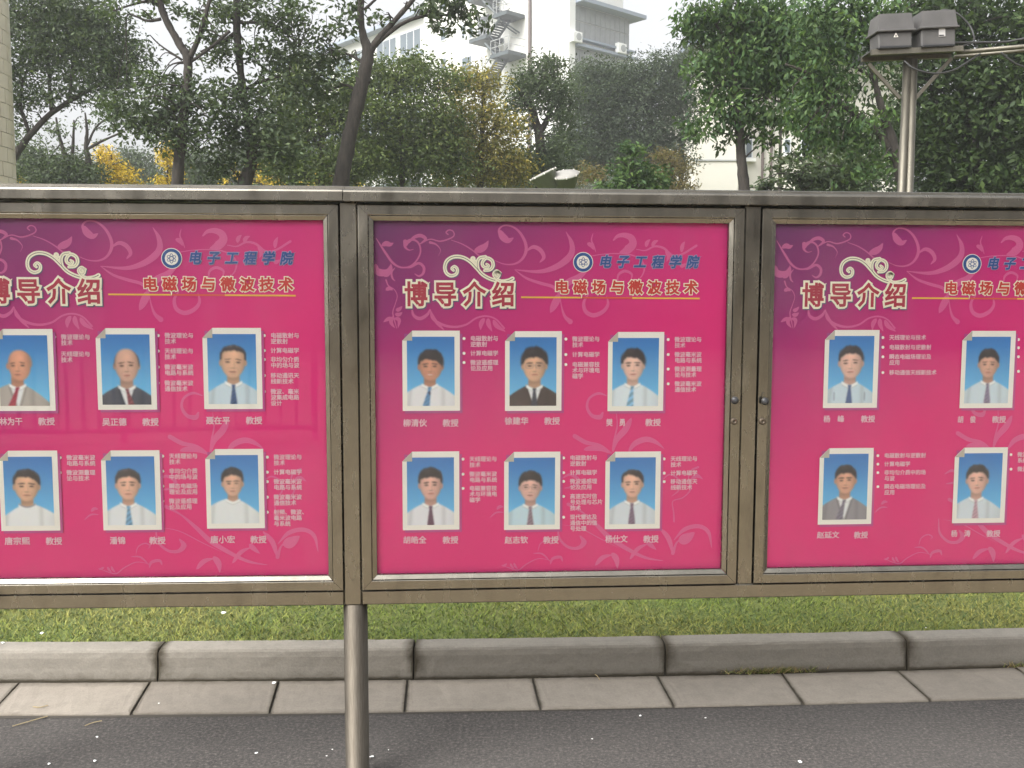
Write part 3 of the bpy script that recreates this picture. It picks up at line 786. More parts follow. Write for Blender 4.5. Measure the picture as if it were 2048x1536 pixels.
# ---- portraits: printed photographs, painted dot by dot into the print
def s2l(a): return np.where(a <= 0.04045, a / 12.92, ((a + 0.055) / 1.055) ** 2.4)
def paint(sp, seed):
    W_, H_ = 64, 96; asp = 1.46
    X, Y = np.meshgrid((np.arange(W_) + .5) / W_, (np.arange(H_) + .5) / H_ * asp)
    r = np.random.default_rng(seed)
    im = np.zeros((H_, W_, 3))
    top, bot = np.array([48, 116, 190]) / 255, np.array([104, 190, 236]) / 255
    k = np.clip(Y / asp * 1.15 - .05 + .15 * (X - .5) * sp.get('bgs', 0), 0, 1)[..., None]
    im[:] = top * (1 - k) + bot * k
    def over(mask, col):
        nonlocal im
        col = np.array(col) / 255 if not (isinstance(col, np.ndarray) and col.ndim == 3) else col
        im = im * (1 - mask[..., None]) + col * mask[..., None]
    def sm(d, w=.012): return np.clip(.5 - d / w / 2, 0, 1)
    def ell(cx, cy, rx, ry, p=2.0, th=0):
        x, y = X - cx, Y - cy
        if th: x, y = x * math.cos(th) + y * math.sin(th), -x * math.sin(th) + y * math.cos(th)
        return (np.abs(x / rx) ** p + np.abs(y / ry) ** p) ** (1 / p) - 1
    cx, cy, s = sp.get('x', .5), sp.get('y', .58) + .02, sp.get('s', 1.0) * 1.05
    v_ = r.uniform(-1, 1, 12); fw_, fh = .225 * s * (1 + .06 * v_[0]), .300 * s * (1 + .035 * v_[1]); turn = sp.get('turn', 0)
    skin = np.array(sp.get('skin', (214, 168, 140)), float)
    sh_y = cy + fh + .045 * s; bx = cx - turn * .06
    # torso
    xx = (X - bx)
    apex = sh_y + (.06 if sp.get('round') else .095) * s
    axx = np.sqrt(xx ** 2 + .0004)
    shoulder = sh_y + .00 + .70 * axx ** 1.55 + sp.get('slope', .12 * turn) * xx
    vcut = apex - (.8 * axx ** 1.3 if not sp.get('round') else .0) - (.0 if not sp.get('round') else 2.2 * axx ** 2)
    shoulder = np.where(axx < .165 * s, np.maximum(np.minimum(shoulder, 9), vcut), shoulder)
    shoulder = np.where((axx < .165 * s), vcut, shoulder)
    # neck
    nw = .118 * s
    over(sm(np.abs(X - bx) - nw - .10 * np.clip(Y - sh_y, 0, 1), .016) * sm(Y - (sh_y + .12), .02) * sm(cy - Y), skin * .86)
    over(sm(np.abs(Y - (cy + fh + .01)) - .03, .05) * sm(np.abs(X - bx) - nw) * .55, skin * .62)
    body = sm(shoulder - Y, .014)
    cloth = np.array(sp['cloth'], float)
    fold = 1 - .10 * np.exp(-((xx - .28) / .05) ** 2) - .08 * np.exp(-((xx + .30 + .1 * Y) / .04) ** 2) - .10 * np.clip(np.abs(xx) - .33, 0, 1) * 3
    over(body, np.clip(cloth[None, None] * fold[..., None] / 255, 0, 1))
    vtop = sh_y - .02
    shirt = np.array(sp.get('shirt', (226, 228, 232)), float)
    if sp.get('suit'):
        V_ = sm(np.abs(xx) - (.165 - .30 * (Y - vtop)) * s, .012) * body
        over(V_, shirt)
        for sg in (-1, 1):   # lapels
            over(sm(np.abs(sg * xx - (.205 - .30 * (Y - vtop))) - .012, .012) * sm(vtop + .08 - Y) * .45, cloth * .45)
    # collar
    if sp.get('round'):
        over(sm(np.abs(Y - vcut - .012) - .010, .012) * sm(axx - .165 * s), np.array((104, 100, 118.)))
    else:
        wing = sm(vcut - Y, .012) * sm(Y - (vcut + .060 * s - .0 * axx), .012) * sm(axx - .165 * s)
        over(wing, np.clip(shirt * 1.04, 0, 252))
        over(sm(np.abs(Y - (vcut + .066 * s)) - .005, .012) * sm(axx - .17 * s) * .45, shirt * .55)
    if sp.get('tie'):
        tc = np.array(sp['tie'], float)
        ty = apex - .005; tl = sp.get('tl', 0)
        wd_ = np.where(Y < ty + .045, .034 - .25 * (Y - ty) * .3, .022 + .12 * (Y - ty - .045))
        wd_ = np.minimum(wd_, .062) * 1.15
        pat = 1 + .13 * np.sign(np.sin((X * 1.0 + Y * 1.3) * sp.get('stripe', 60)))
        m_ = sm(np.abs(xx - tl * (Y - ty)) - wd_, .010) * sm(ty - Y, .012)
        over(m_, np.clip(tc[None, None] * pat[..., None] / 255, 0, 1))
    # ears
    for sg in (-1, 1):
        if turn * sg > .5: continue
        over(sm(ell(cx + sg * (fw_ + .004) - turn * .01, cy + .02, .030 * s, .062 * s) * .04), skin * .84)
    # hair behind
    hair = np.array(sp.get('hair', (44, 38, 42)), float)
    wob = sum(np.sin(X * f_ + p_) * a_2 for f_, p_, a_2 in ((31, seed, .004), (57, seed * 2.3, .0028), (90, seed * 1.7, .0016)))
    hv = sp.get('hv', .055) - .030; hs = sp.get('hs', .03) - .012
    if not sp.get('bald'):
        over(sm(ell(cx + turn * .01, cy - .075, fw_ + hs, fh * .80 + hv, 2.3) * .2 + wob, .022) * sm(Y - (cy - .03)), hair)
    else:
        over(sm(ell(cx + turn * .02, cy - .04, fw_ + .014, fh * .80, 2.2) * .2) * sm(Y - (cy + .03)), np.array(sp.get('hair', (70, 62, 60)), float))
    # face
    tilt = .05 * v_[2] - .05 * turn
    X0, Y0 = X, Y
    X, Y = cx + (X0 - cx) * math.cos(tilt) + (Y0 - cy) * math.sin(tilt), cy - (X0 - cx) * math.sin(tilt) + (Y0 - cy) * math.cos(tilt)
    narrow = 1 - (.20 + .05 * v_[3]) * np.clip((Y - cy) / fh, 0, 1) ** 1.5
    fx, fy = (X - cx) / (fw_ * narrow), (Y - cy) / fh
    d = (np.abs(fx) ** 2.3 + np.abs(fy) ** 2.3) ** (1 / 2.3) - 1
    lightx = sp.get('lx', -1.0) * (1.1 + .5 * v_[4])
    shade = 1.03 - .24 * np.clip(np.abs(fx), 0, 1) ** 2.5 + .06 * (lightx * fx) - .08 * np.clip(fy, 0, 1) ** 2
    shade += .07 * np.exp(-((fx - .1) / .35) ** 2 - ((fy + .5) / .25) ** 2)
    col = np.clip(skin[None, None] * shade[..., None] / 255, 0, 1)
    over(sm(d * .2, .014), col)
    if not sp.get('bald'):
        hl = sp.get('hl', -.50) - .10   # hairline height in face units
        line = cy + fh * (hl + sp.get('hc', .35) * np.abs(fx) ** 3 + sp.get('part', 0) * fx) + wob * 1.6
        over(sm(Y - line, .022) * sm(ell(cx + turn * .01, cy - .075, fw_ + hs, fh * .80 + hv, 2.3) * .2 + wob, .022), np.clip(hair[None, None] * (1 + .35 * np.exp(-((fx + .2) / .4) ** 2 - ((fy + .95) / .2) ** 2))[..., None] / 255, 0, 1))
        for sg in (-1, 1):
            over(sm(np.abs(fx * narrow - sg * .99) - .06, .05) * sm(Y - (cy - .05)) * sm(cy - fh * .6 - Y), hair)
    # features
    ex = .41 + .03 * v_[5]; ox = turn * -.18
    dark = np.array((58, 40, 38), float)
    for sg in (-1, 1):
        px_ = cx + fw_ * (sg * ex + ox)
        over(sm(ell(px_, cy - fh * .16, fw_ * (.27 + .03 * v_[6]), fh * (.040 + .012 * v_[7]), 2.0, sg * (.10 + .10 * v_[8])) * .04, .012) * .90, dark)           # brow
        over(sm(ell(px_, cy + fh * .01, fw_ * .21, fh * .050) * .03, .014) * .30, skin * .62)
        over(sm(ell(px_, cy + fh * .015, fw_ * .17, fh * .046) * .03, .010) * .95, dark)                        # eye
        over(sm(ell(px_ + sg * .01, cy + fh * .11, fw_ * .2, fh * .03) * .03, .02) * .22, skin * .7)
    nx_ = cx + fw_ * ox * 1.3
    over(sm(ell(nx_ + fw_ * .10, cy + fh * .18, fw_ * .05, fh * .22) * .03, .025) * .30, skin * .74)
    over(sm(ell(nx_ - fw_ * .02, cy + fh * .22, fw_ * .06, fh * .20) * .03, .025) * .35, np.clip(skin * 1.13, 0, 250))
    over(sm(ell(nx_, cy + fh * .385, fw_ * .20, fh * .032) * .03, .014) * .60, skin * .55)
    my = cy + fh * (.60 + .03 * v_[9])
    over(sm(ell(nx_, my, fw_ * (.29 + .04 * v_[10]), fh * .040) * .03, .012) * .8, np.array((158, 84, 80.)))
    over(sm(ell(nx_, my - .002, fw_ * .29, fh * .014) * .03, .010) * .75, np.array((98, 50, 50.)))
    if sp.get('smile'): over(sm(ell(nx_, my + .004, fw_ * .22, fh * .026) * .03, .010), np.array((232, 222, 214.)))
    over(sm(ell(nx_, my + fh * .12, fw_ * .22, fh * .022) * .03, .02) * .35, skin * .72)
    for sg in (-1, 1): over(sm(ell(nx_ + sg * fw_ * .40, cy + fh * .45, fw_ * .03, fh * .15, 2, sg * -.5) * .03, .02) * .28, skin * .66)
    if sp.get('glasses'):
        gc = np.array(sp['glasses'], float)
        for sg in (-1, 1):
            px_ = cx + fw_ * (sg * (ex + .02) + ox)
            over(sm(np.abs(ell(px_, cy + fh * .03, fw_ * .33, fh * .15, 2.8)) * .06 - .0045, .009) * .8, gc)
        over(sm(np.abs(Y - (cy - fh * .02)) - .004, .008) * sm(np.abs(X - cx - fw_ * ox) - fw_ * .10), gc)
    X, Y = X0, Y0
    if sp.get('pin'): over(sm(ell(bx + sp['pin'][0], sp['pin'][1], .022, .036) * .03), np.array((40, 42, 70.)))
    if sp.get('pens'):
        for dx in (-.34, .34): over(sm(np.abs(X - bx - dx) - .005) * sm(1.22 - Y) * sm(Y - 1.40) * .8, np.array((40, 50, 80.)))
    im = im * 1.06 + .015
    im += r.normal(0, .008, im.shape)
    # soft print: small blur
    P_ = np.pad(im, ((1, 1), (1, 1), (0, 0)), 'edge')
    im = (P_[1:-1, 1:-1] * 4 + P_[:-2, 1:-1] + P_[2:, 1:-1] + P_[1:-1, :-2] + P_[1:-1, 2:]) / 8
    return s2l(np.clip(im, 0, 1))

mPh, t, p = newmat('photo_print'); at = N(t, 'ShaderNodeAttribute', attribute_name='ink')
t.links.new(at.outputs[0], p.inputs['Base Color']); p.inputs['Roughness'].default_value = 0.4
PW, PH = px_size((1010.3, 741), (1123.3, 741)), px_size((1066, 662.5), (1066, 821.5))
def portrait(poster, c, sp, seed):
    u0, u1, v0, v1 = c[0] - PW / 2, c[0] + PW / 2, c[1] - PH / 2, c[1] + PH / 2
    px = PW / 113.0; fd = 19.5 * px
    root = obj('portrait', None, poster); root['label'] = sp['label']
    fr_ = flat('photo_border', [(u0, v0), (u1, v0), (u1, v1), (u0 + fd, v1), (u0, v1 - fd)], L_(6), iW); obj('photo_border', fr_, root)
    gl = flat('photo_edge', [(u0 + 4 * px, v0 - 5 * px), (u1 + 5 * px, v0 - 5 * px), (u1 + 5 * px, v1 - 6 * px), (u0 + 4 * px, v1 - 6 * px)], L_(5), mGlow); obj('photo_edge', gl, root)
    i0, i1, j0, j1 = u0 + 9 * px, u1 - 10.5 * px, v0 + 10 * px, v1 - 12 * px
    im = paint(sp, seed); H_, W_ = im.shape[:2]
    uu = np.linspace(i0, i1, W_ + 1); vv = np.linspace(j1, j0, H_ + 1)
    U, Vv = np.meshgrid(uu, vv)
    co = np.stack([U.ravel(), np.full(U.size, L_(7)), Vv.ravel()], 1)
    me = bpy.data.meshes.new('photo_picture')
    nq = W_ * H_
    me.vertices.add(len(co)); me.vertices.foreach_set('co', co.ravel())
    I, J = np.meshgrid(np.arange(H_), np.arange(W_), indexing='ij'); a = (I * (W_ + 1) + J).ravel()
    lp = np.stack([a, a + W_ + 1, a + W_ + 2, a + 1], 1)
    me.loops.add(nq * 4); me.loops.foreach_set('vertex_index', lp.ravel())
    me.polygons.add(nq); me.polygons.foreach_set('loop_start', np.arange(nq) * 4); me.polygons.foreach_set('loop_total', np.full(nq, 4))
    me.update(calc_edges=True)
    E_ = np.pad(im, ((0, 1), (0, 1), (0, 0)), 'edge'); P_ = np.pad(im, ((1, 1), (1, 1), (0, 0)), 'edge')
    vc = (P_[:-1, :-1] + P_[1:, :-1] + P_[:-1, 1:] + P_[1:, 1:]) / 4
    ca = me.color_attributes.new('ink', 'FLOAT_COLOR', 'POINT')
    ca.data.foreach_set('color', np.concatenate([vc, np.ones(vc.shape[:2] + (1,))], 2).ravel().astype(np.float32))
    me.materials.append(mPh); obj('photo_picture', me, root)
    obj('folded_corner', flat('folded_corner', [(u0, v1 - fd), (u0 + fd, v1 - fd), (u0 + fd, v1)], L_(9), iFold), root)

WHT, BLU = (214, 218, 224), (196, 214, 228)
panels = []
panels.append((PL, 'left', [
 (50, 740, dict(label='portrait of an elderly bald man in a grey suit and red striped tie, facing left', x=.42, y=.60, turn=.9, bald=1, hair=(150, 130, 122), skin=(212, 150, 124), cloth=(172, 164, 160), suit=1, tie=(150, 34, 60), stripe=70, tl=-.35)),
 (254, 738, dict(label='portrait of a balding man in a dark suit', x=.52, y=.62, s=1.05, bald=1, turn=.2, hair=(58, 52, 54), skin=(206, 162, 144), cloth=(58, 62, 80), suit=1, tie=(120, 60, 70), stripe=50, tl=.25, lx=-.8)),
 (466, 737, dict(label='portrait of a broad-faced man in a pale blue shirt and navy tie', x=.52, y=.56, s=1.02, hs=.02, hv=.03, hl=-.62, hc=.25, cloth=BLU, tie=(52, 78, 122))),
 (60, 981, dict(label='portrait of a man in a white round-neck top', x=.46, y=.60, s=1.02, hv=.05, hl=-.5, part=.1, cloth=(226, 228, 232), round=1, slope=-.1)),
 (264, 980, dict(label='portrait of a round-faced man in a white shirt and light blue striped tie', x=.44, y=.58, s=.97, hv=.035, hl=-.45, cloth=(222, 226, 232), tie=(100, 146, 182), stripe=45, skin=(222, 172, 150))),
 (471, 977, dict(label='portrait of a young man in an open-neck white shirt', x=.46, y=.58, s=.86, hv=.07, hl=-.55, cloth=(222, 226, 230), skin=(214, 168, 146), slope=.1))],
 [('林为干', 0, 46, 77, 843), ('吴正德', 205, 254, 285, 844), ('聂在平', 412, 461, 492, 841), ('唐宗熙', 10, 61, 92, 1082), ('潘锦', 220, 252, 299, 1081), ('唐小宏', 421, 471, 501, 1079)],
 [(110, [(674, '微波理论与\n技术'), (708, '天线理论与\n技术')]),
  (317, [(671, '微波理论与\n技术'), (702, '天线理论与\n技术'), (734, '微波毫米波\n电路与系统'), (766, '微波毫米波\n通信技术')]),
  (529, [(671, '电磁散射与\n逆散射'), (701, '计算电磁学'), (719, '非均匀介质\n中的场与波'), (751, '移动通讯天\n线新技术'), (783, '微波、毫米\n波集成电路\n设计')]),
  (121, [(915, '微波毫米波\n电路与系统'), (945, '微波测量理\n论与技术')]),
  (326, [(912, '天线理论与\n技术'), (942, '非均匀介质\n中的场与波'), (972, '瞬态电磁场\n理论及应用'), (1002, '微波遥感理\n论及应用')]),
  (535, [(914, '微波理论与\n技术'), (944, '计算电磁学'), (963, '微波毫米波\n电路与系统'), (994, '微波毫米波\n通信技术'), (1024, '射频、微波、\n毫米波电路\n与系统')])]))
panels.append((MID, 'middle', [
 (862.5, 741.5, dict(label='portrait of a smiling man in a white shirt and blue tie with a microphone', x=.50, y=.60, s=.98, turn=.35, hv=.06, hl=-.35, part=.15, cloth=(224, 224, 230), tie=(78, 126, 172), tl=-.2, smile=1, skin=(200, 140, 116), pin=(-.01, 1.19))),
 (1066.5, 742, dict(label='portrait of a man with glasses in a dark brown suit', x=.53, y=.58, s=1.05, hs=.045, hv=.075, hl=-.42, glasses=(130, 120, 122), cloth=(62, 48, 50), suit=1, tie=(46, 50, 66), stripe=60)),
 (1271, 743, dict(label='portrait of a slim man in a white shirt and pale striped tie', x=.45, y=.56, s=.97, turn=.2, hs=.04, hv=.055, hl=-.42, part=.12, cloth=(214, 226, 236), tie=(120, 170, 205), stripe=34, tl=-.12, skin=(226, 184, 170))),
 (862, 981, dict(label='portrait of a man in a white shirt and dark purple tie', x=.50, y=.57, s=1.0, hs=.035, hv=.07, hl=-.42, hc=.2, cloth=(224, 224, 232), tie=(92, 60, 84), stripe=80, skin=(216, 168, 156))),
 (1064, 981, dict(label='portrait of a bespectacled man in a pale blue shirt and brown tie', x=.47, y=.62, s=.92, hv=.07, hl=-.42, glasses=(150, 120, 118), cloth=(190, 216, 230), tie=(128, 108, 124), skin=(216, 172, 162))),
 (1265, 980, dict(label='portrait of a man with parted hair in a light shirt and grey-violet tie', x=.50, y=.56, s=.93, turn=.15, hs=.03, hv=.03, hl=-.58, part=.2, cloth=(208, 216, 226), tie=(116, 96, 120), skin=(224, 176, 156)))],
 [('柳清伙', 806, 854, 885, 846), ('徐建华', 1009, 1057, 1088, 842), ('樊　勇', 1212, 1251, 1290, 845), ('胡皓全', 806, 853, 885, 1080), ('赵志钦', 1009, 1056, 1086, 1080), ('杨仕文', 1210, 1255, 1286, 1078)],
 [(928, [(677, '电磁散射与\n逆散射'), (706.5, '计算电磁学'), (725, '微波遥感理\n论及应用')]),
  (1131.5, [(678, '微波理论与\n技术'), (709, '计算电磁学'), (729, '电磁兼容技\n术与环境电\n磁学')]),
  (1336, [(679, '微波理论与\n技术'), (709, '微波毫米波\n电路与系统'), (738, '微波测量理\n论与技术'), (767.5, '微波毫米波\n通信技术')]),
  (926, [(918, '天线理论与\n技术'), (948, '微波毫米波\n电路与系统'), (976.5, '电磁兼容技\n术与环境电\n磁学')]),
  (1127, [(915.5, '电磁散射与\n逆散射'), (945, '计算电磁学'), (962.5, '微波遥感理\n论及应用'), (992.5, '高速实时信\n号处理与芯片\n技术'), (1034, '现代雷达及\n通信中的信\n号处理')]),
  (1328, [(917.5, '天线理论与\n技术'), (946, '计算电磁学'), (963, '移动通信天\n线新技术')])]))
panels.append((PR, 'right', [
 (1701, 738, dict(label='portrait of a man in a pale blue shirt with a patterned blue tie', x=.50, y=.56, s=1.05, turn=.3, hs=.025, hv=.05, hl=-.5, cloth=(196, 214, 228), tie=(70, 92, 140), stripe=90, pens=1, tl=-.02, skin=(220, 176, 162))),
 (1973.5, 739, dict(label='portrait of a thin-faced man in a pale shirt and grey-violet tie', x=.52, y=.58, s=.93, hs=.02, hv=.055, hl=-.42, cloth=(200, 216, 228), tie=(122, 112, 140), skin=(206, 158, 140))),
 (1690, 972, dict(label='portrait of a man in a grey suit and tie', x=.50, y=.56, s=.98, turn=.2, hs=.02, hv=.045, hl=-.42, cloth=(142, 138, 146), suit=1, tie=(110, 104, 122), tl=-.25, skin=(214, 160, 136))),
 (1958, 970, dict(label='portrait of a man in a white shirt and faded pink tie', x=.44, y=.58, s=.98, turn=.2, hs=.03, hv=.05, hl=-.48, cloth=(206, 216, 226), tie=(176, 142, 158), skin=(222, 174, 160)))],
 [('杨　峰', 1646, 1688, 1721, 838), ('胡　俊', 1914, 1951, 1983, 839), ('赵延文', 1633, 1678, 1707, 1070), ('杨　涛', 1901, 1940, 1972, 1067)],
 [(1765, [(675, '天线理论与技术'), (694.5, '电磁散射与逆散射'), (713.5, '瞬态电磁场理论及\n应用'), (745, '移动通信天线新技术')]),
  (1755, [(911, '电磁散射与逆散射'), (928, '计算电磁学'), (945, '非均匀介质中的场\n与波'), (973, '瞬态电磁场理论及\n应用')]),
  (2036, [(679, '电磁散射与逆散射'), (695.5, '计算电磁学'), (713.5, '瞬态电磁场理论及\n应用'), (742.5, '移动通信天线新技\n术')]),
  (2021, [(909, '微波毫米波电路与\n系统'), (938, '微波理论与技术')])]))

UW, VH = px_size((747.5, 800), (1452, 800)), px_size((1100, 440), (1100, 1146))
seed = 10
poster_lab = {'left': 'magenta poster with six portraits, cut off by the left picture edge', 'middle': 'magenta poster with six portraits in the middle case', 'right': 'magenta poster with four portraits in the right hand case'}
for pn, key, photos, names, lists in panels:
    e, n = seg_dir(pn.a)
    loc = ORG + e * (_S0 + pn.ds) + n * YP + np.array([0, 0, _Z0 + pn.dz])
    root = tag(empty('poster', loc, pn.a), poster_lab[key], 'poster', 'posters in the glazed cases')
    # sheet
    b = MB().box(-.018, UW + .018, 0, .0015, -.016, VH + .016)
    b.build('printed_sheet', mPo, root)
    obj('swirl_pattern', me_fl, root)['kind'] = 'stuff'
    for me in me_o + TI + EM: obj(me.name.split('.')[0], me, root)
    for px, py, sp in photos:
        seed += 1; portrait(root, pn.T(px, py), sp, seed)
    for nm, x0, x1, x2, y in names:
        c0 = pn.T(x0, y); wdt = abs(pn.T(x1, y)[0] - c0[0]); k = len(nm)
        sz = px_size((800, 842), (816.2, 842)) if key != 'right' else px_size((800, 842), (815.2, 842))
        put_text(nm, c0[0], c0[1], sz, 3, iTxt, 'name_caption', root, 0, .00055, 1.0, wdt / (k * sz))
        c2 = pn.T(x2, y); put_text('教授', c2[0], c2[1], sz, 3, iTxt, 'title_caption', root, 0, .00055)
    for bx_, items in lists:
        acc = ([], [])
        for y, body in items:
            yy = y
            for ln_, part in enumerate(body.split('\n')):
                off = 12.5 + (0 if ln_ == 0 else .3)
                c = pn.T(bx_ + off, yy + 11.6 * ln_); put_text(part, c[0], c[1], PXM * 11.3, 3, iTxt, ol=.0004, acc=acc)
            c = pn.T(bx_, y); obj('bullet_dot', flat('bullet_dot', disc(c, PXM * 3.1, 12), L_(3), iW), root)
        obj('research_list', mesh('research_list', acc[0], acc[1], iTxt), root)

# ------------------------------------------------------------------ trees
def m_leaf(name):
    m, t, p = newmat(name); at = N(t, 'ShaderNodeAttribute', attribute_name='tint')
    p.inputs['Roughness'].default_value = 0.65; p.inputs['Specular IOR Level'].default_value = 0.3
    t.links.new(at.outputs[0], p.inputs['Base Color'])
    tl = N(t, 'ShaderNodeBsdfTranslucent')
    hs = mixc(t, 1.0, at.outputs[0], (1.25, 1.35, 0.5, 1), 'MULTIPLY'); t.links.new(hs, tl.inputs[0])
    mx = N(t, 'ShaderNodeMixShader'); mx.inputs[0].default_value = 0.30
    t.links.new(p.outputs[0], mx.inputs[1]); t.links.new(tl.outputs[0], mx.inputs[2])
    t.links.new(mx.outputs[0], t.nodes['Material Output'].inputs[0])
    return m
mLeaf = m_leaf('leaves')
mBark, t, p = newmat('bark')
n_ = noise(t, 9, 5, .7, stretch=(3, 3, .6))
t.links.new(ramp(t, n_, [(0.3, (0.016, 0.013, 0.011, 1)), (0.7, (0.055, 0.046, 0.038, 1))]), p.inputs['Base Color']); p.inputs['Roughness'].default_value = 0.95
bump(t, p, n_, 0.8, 0.03)

PAL = {'dark': ((0.044, 0.070, 0.038), (0.084, 0.110, 0.050)), 'mid': ((0.050, 0.085, 0.028), (0.110, 0.135, 0.035)), 'blue': ((0.045, 0.068, 0.045), (0.075, 0.098, 0.055)),
       'fresh': ((0.030, 0.072, 0.030), (0.080, 0.125, 0.032)), 'yellow': ((0.42, 0.30, 0.03), (0.58, 0.42, 0.06)), 'olive': ((0.085, 0.110, 0.030), (0.30, 0.23, 0.05)), 'orange': ((0.15, 0.105, 0.03), (0.11, 0.11, 0.04)),  # olive's bright end mixes autumn colour with painted-in yellow sunlit highlights
       'deep': ((0.022, 0.045, 0.018), (0.055, 0.085, 0.022))}

def leaf_mesh(name, C, leaf, pal, rng, droop=.5):
    """C: list of (centre, radii(3), n)"""
    pts, tone = [], []
    for c, r, n in C:
        ns = max(3, n // 26)
        d = rng.normal(size=(ns, 3)); d /= np.linalg.norm(d, axis=1)[:, None]
        sub = c + d * r * (rng.random((ns, 1)) ** .5)
        st = rng.uniform(.65, 1.4, ns)
        k = rng.integers(0, ns, n)
        rr = min(np.min(r) * .6, leaf * 3.0)
        pts.append(sub[k] + rng.normal(size=(n, 3)) * np.array([rr, rr, rr * .62]) * .62); tone.append(st[k])
    P = np.vstack(pts); tn = np.concatenate(tone); n = len(P)
    L = leaf * rng.uniform(.65, 1.25, n); W = L * rng.uniform(.34, .5, n)
    ax = rng.normal(size=(n, 3)); ax[:, 2] = ax[:, 2] * .5 - droop; ax /= np.linalg.norm(ax, axis=1)[:, None]
    up = rng.normal(size=(n, 3)); up[:, 2] += .8
    sd = np.cross(ax, up); sd /= np.linalg.norm(sd, axis=1)[:, None] + 1e-9
    nr = np.cross(sd, ax)
    V = np.empty((n, 4, 3)); V[:, 0] = P; V[:, 1] = P + ax * (L * .45)[:, None] + sd * (W * .5)[:, None] - nr * (W * .12)[:, None]
    V[:, 2] = P + ax * L[:, None] - nr * (L * .15)[:, None]; V[:, 3] = P + ax * (L * .45)[:, None] - sd * (W * .5)[:, None] - nr * (W * .12)[:, None]
    me = bpy.data.meshes.new(name)
    me.vertices.add(n * 4); me.vertices.foreach_set('co', V.ravel())
    me.loops.add(n * 4); me.loops.foreach_set('vertex_index', np.arange(n * 4))
    me.polygons.add(n); me.polygons.foreach_set('loop_start', np.arange(n) * 4); me.polygons.foreach_set('loop_total', np.full(n, 4))
    me.update(calc_edges=True)
    A, B = np.array(PAL[pal][0]), np.array(PAL[pal][1])
    k = np.clip(rng.beta(1.3, 1.8, n) * .8 + (tn - .65) * .35, 0, 1)[:, None]
    col = (A * (1 - k) + B * k) * (rng.uniform(.7, 1.3, n) * tn)[:, None]
    ca = me.color_attributes.new('tint', 'FLOAT_COLOR', 'POINT')
    ca.data.foreach_set('color', np.repeat(np.hstack([col, np.ones((n, 1))]), 4, 0).ravel().astype(np.float32))
    me.materials.append(mLeaf)
    return me

def limb_pts(path, D0, k=5):
    C = catmull([(a, b, c) for a, b, c, *_ in path], k)
    Dd = np.interp(np.linspace(0, 1, len(C)), np.linspace(0, 1, len(path)), [q[3] if len(q) > 3 else D0 for q in path])
    return [at_y(c[0], c[1], d) for c, d in zip(C, Dd)], [max(.006, c[2] / 2 / F_PX * d) for c, d in zip(C, Dd)]

def tree(label, D, trunk, limbs, crown, leaf=.085, pal='dark', dens=1.0, group='trees behind the notice board', name='tree', droop=.5, depth=.9, seed=1, cat='tree', twig=.5):
    rng = np.random.default_rng(seed * 31 + 5)
    P, R = limb_pts(trunk, D)
    base = P[0].copy(); g0 = np.array([base[0] - (P[1] - P[0])[0] * .4, base[1], 0.05])
    root = tag(empty(name, g0), label, cat, group)
    off = g0
    TP = [g0, g0 * .55 + base * .45] + P
    TR = [R[0] * 1.25, R[0] * 1.08] + R
    MB().tube([q - off for q in TP], TR, 10, True, .07, rng).build('trunk', mBark, root, True)
    nodes = [(q, r) for q, r in zip(P, R)]
    for lb in limbs:
        lp, lr = limb_pts(lb, D)
        MB().tube([q - off for q in lp], lr, 7, True, .08, rng).build('limb', mBark, root, True)
        nodes += [(q, r) for q, r in zip(lp, lr)]
    C = []
    tw = MB(); NP = np.array([q for q, r in nodes]); NR = [r for q, r in nodes]
    for cl in crown:
        px, py, rx, ry = cl[:4]; dn_ = cl[4] if len(cl) > 4 else 1.0; Dc = cl[5] if len(cl) > 5 else D
        c = at_y(px, py, Dc); sx, sz = rx / F_PX * Dc, ry / F_PX * Dc
        sy = min(max(sx, sz), 1.6) * depth
        lpx = leaf / Dc * F_PX
        n = int(dn_ * dens * 3.6 * math.pi * rx * ry / (lpx * lpx * .17))
        n = min(n, 26000)
        C.append((c, np.array([sx, sy, sz]), n))
        # bare twigs into the cluster
        for j in range(max(2, int(6 * twig * max(rx, ry) / 40))):
            tgt = c + rng.normal(size=3) * np.array([sx, sy, sz]) * .5
            i = int(np.argmin(((NP - tgt) ** 2).sum(1) + rng.random(len(NP)) * .3)); s0 = NP[i]
            mid = (s0 + tgt) / 2 + rng.normal(size=3) * .08 * np.linalg.norm(tgt - s0) + np.array([0, 0, .05])
            r0 = min(NR[i] * .6, .012 + .004 * np.linalg.norm(tgt - s0)); q_ = catmull([s0, mid, tgt], 4)
            tw.tube([a - off for a in q_], list(np.linspace(r0, .004, len(q_))), 5, False)
    o = tw.build('twigs', mBark, root, True); o['kind'] = 'stuff'
    C = [(c - off, r, n) for c, r, n in C]
    f = obj('foliage', leaf_mesh('foliage', C, leaf, pal, rng, droop), root); f['kind'] = 'stuff'
    return root

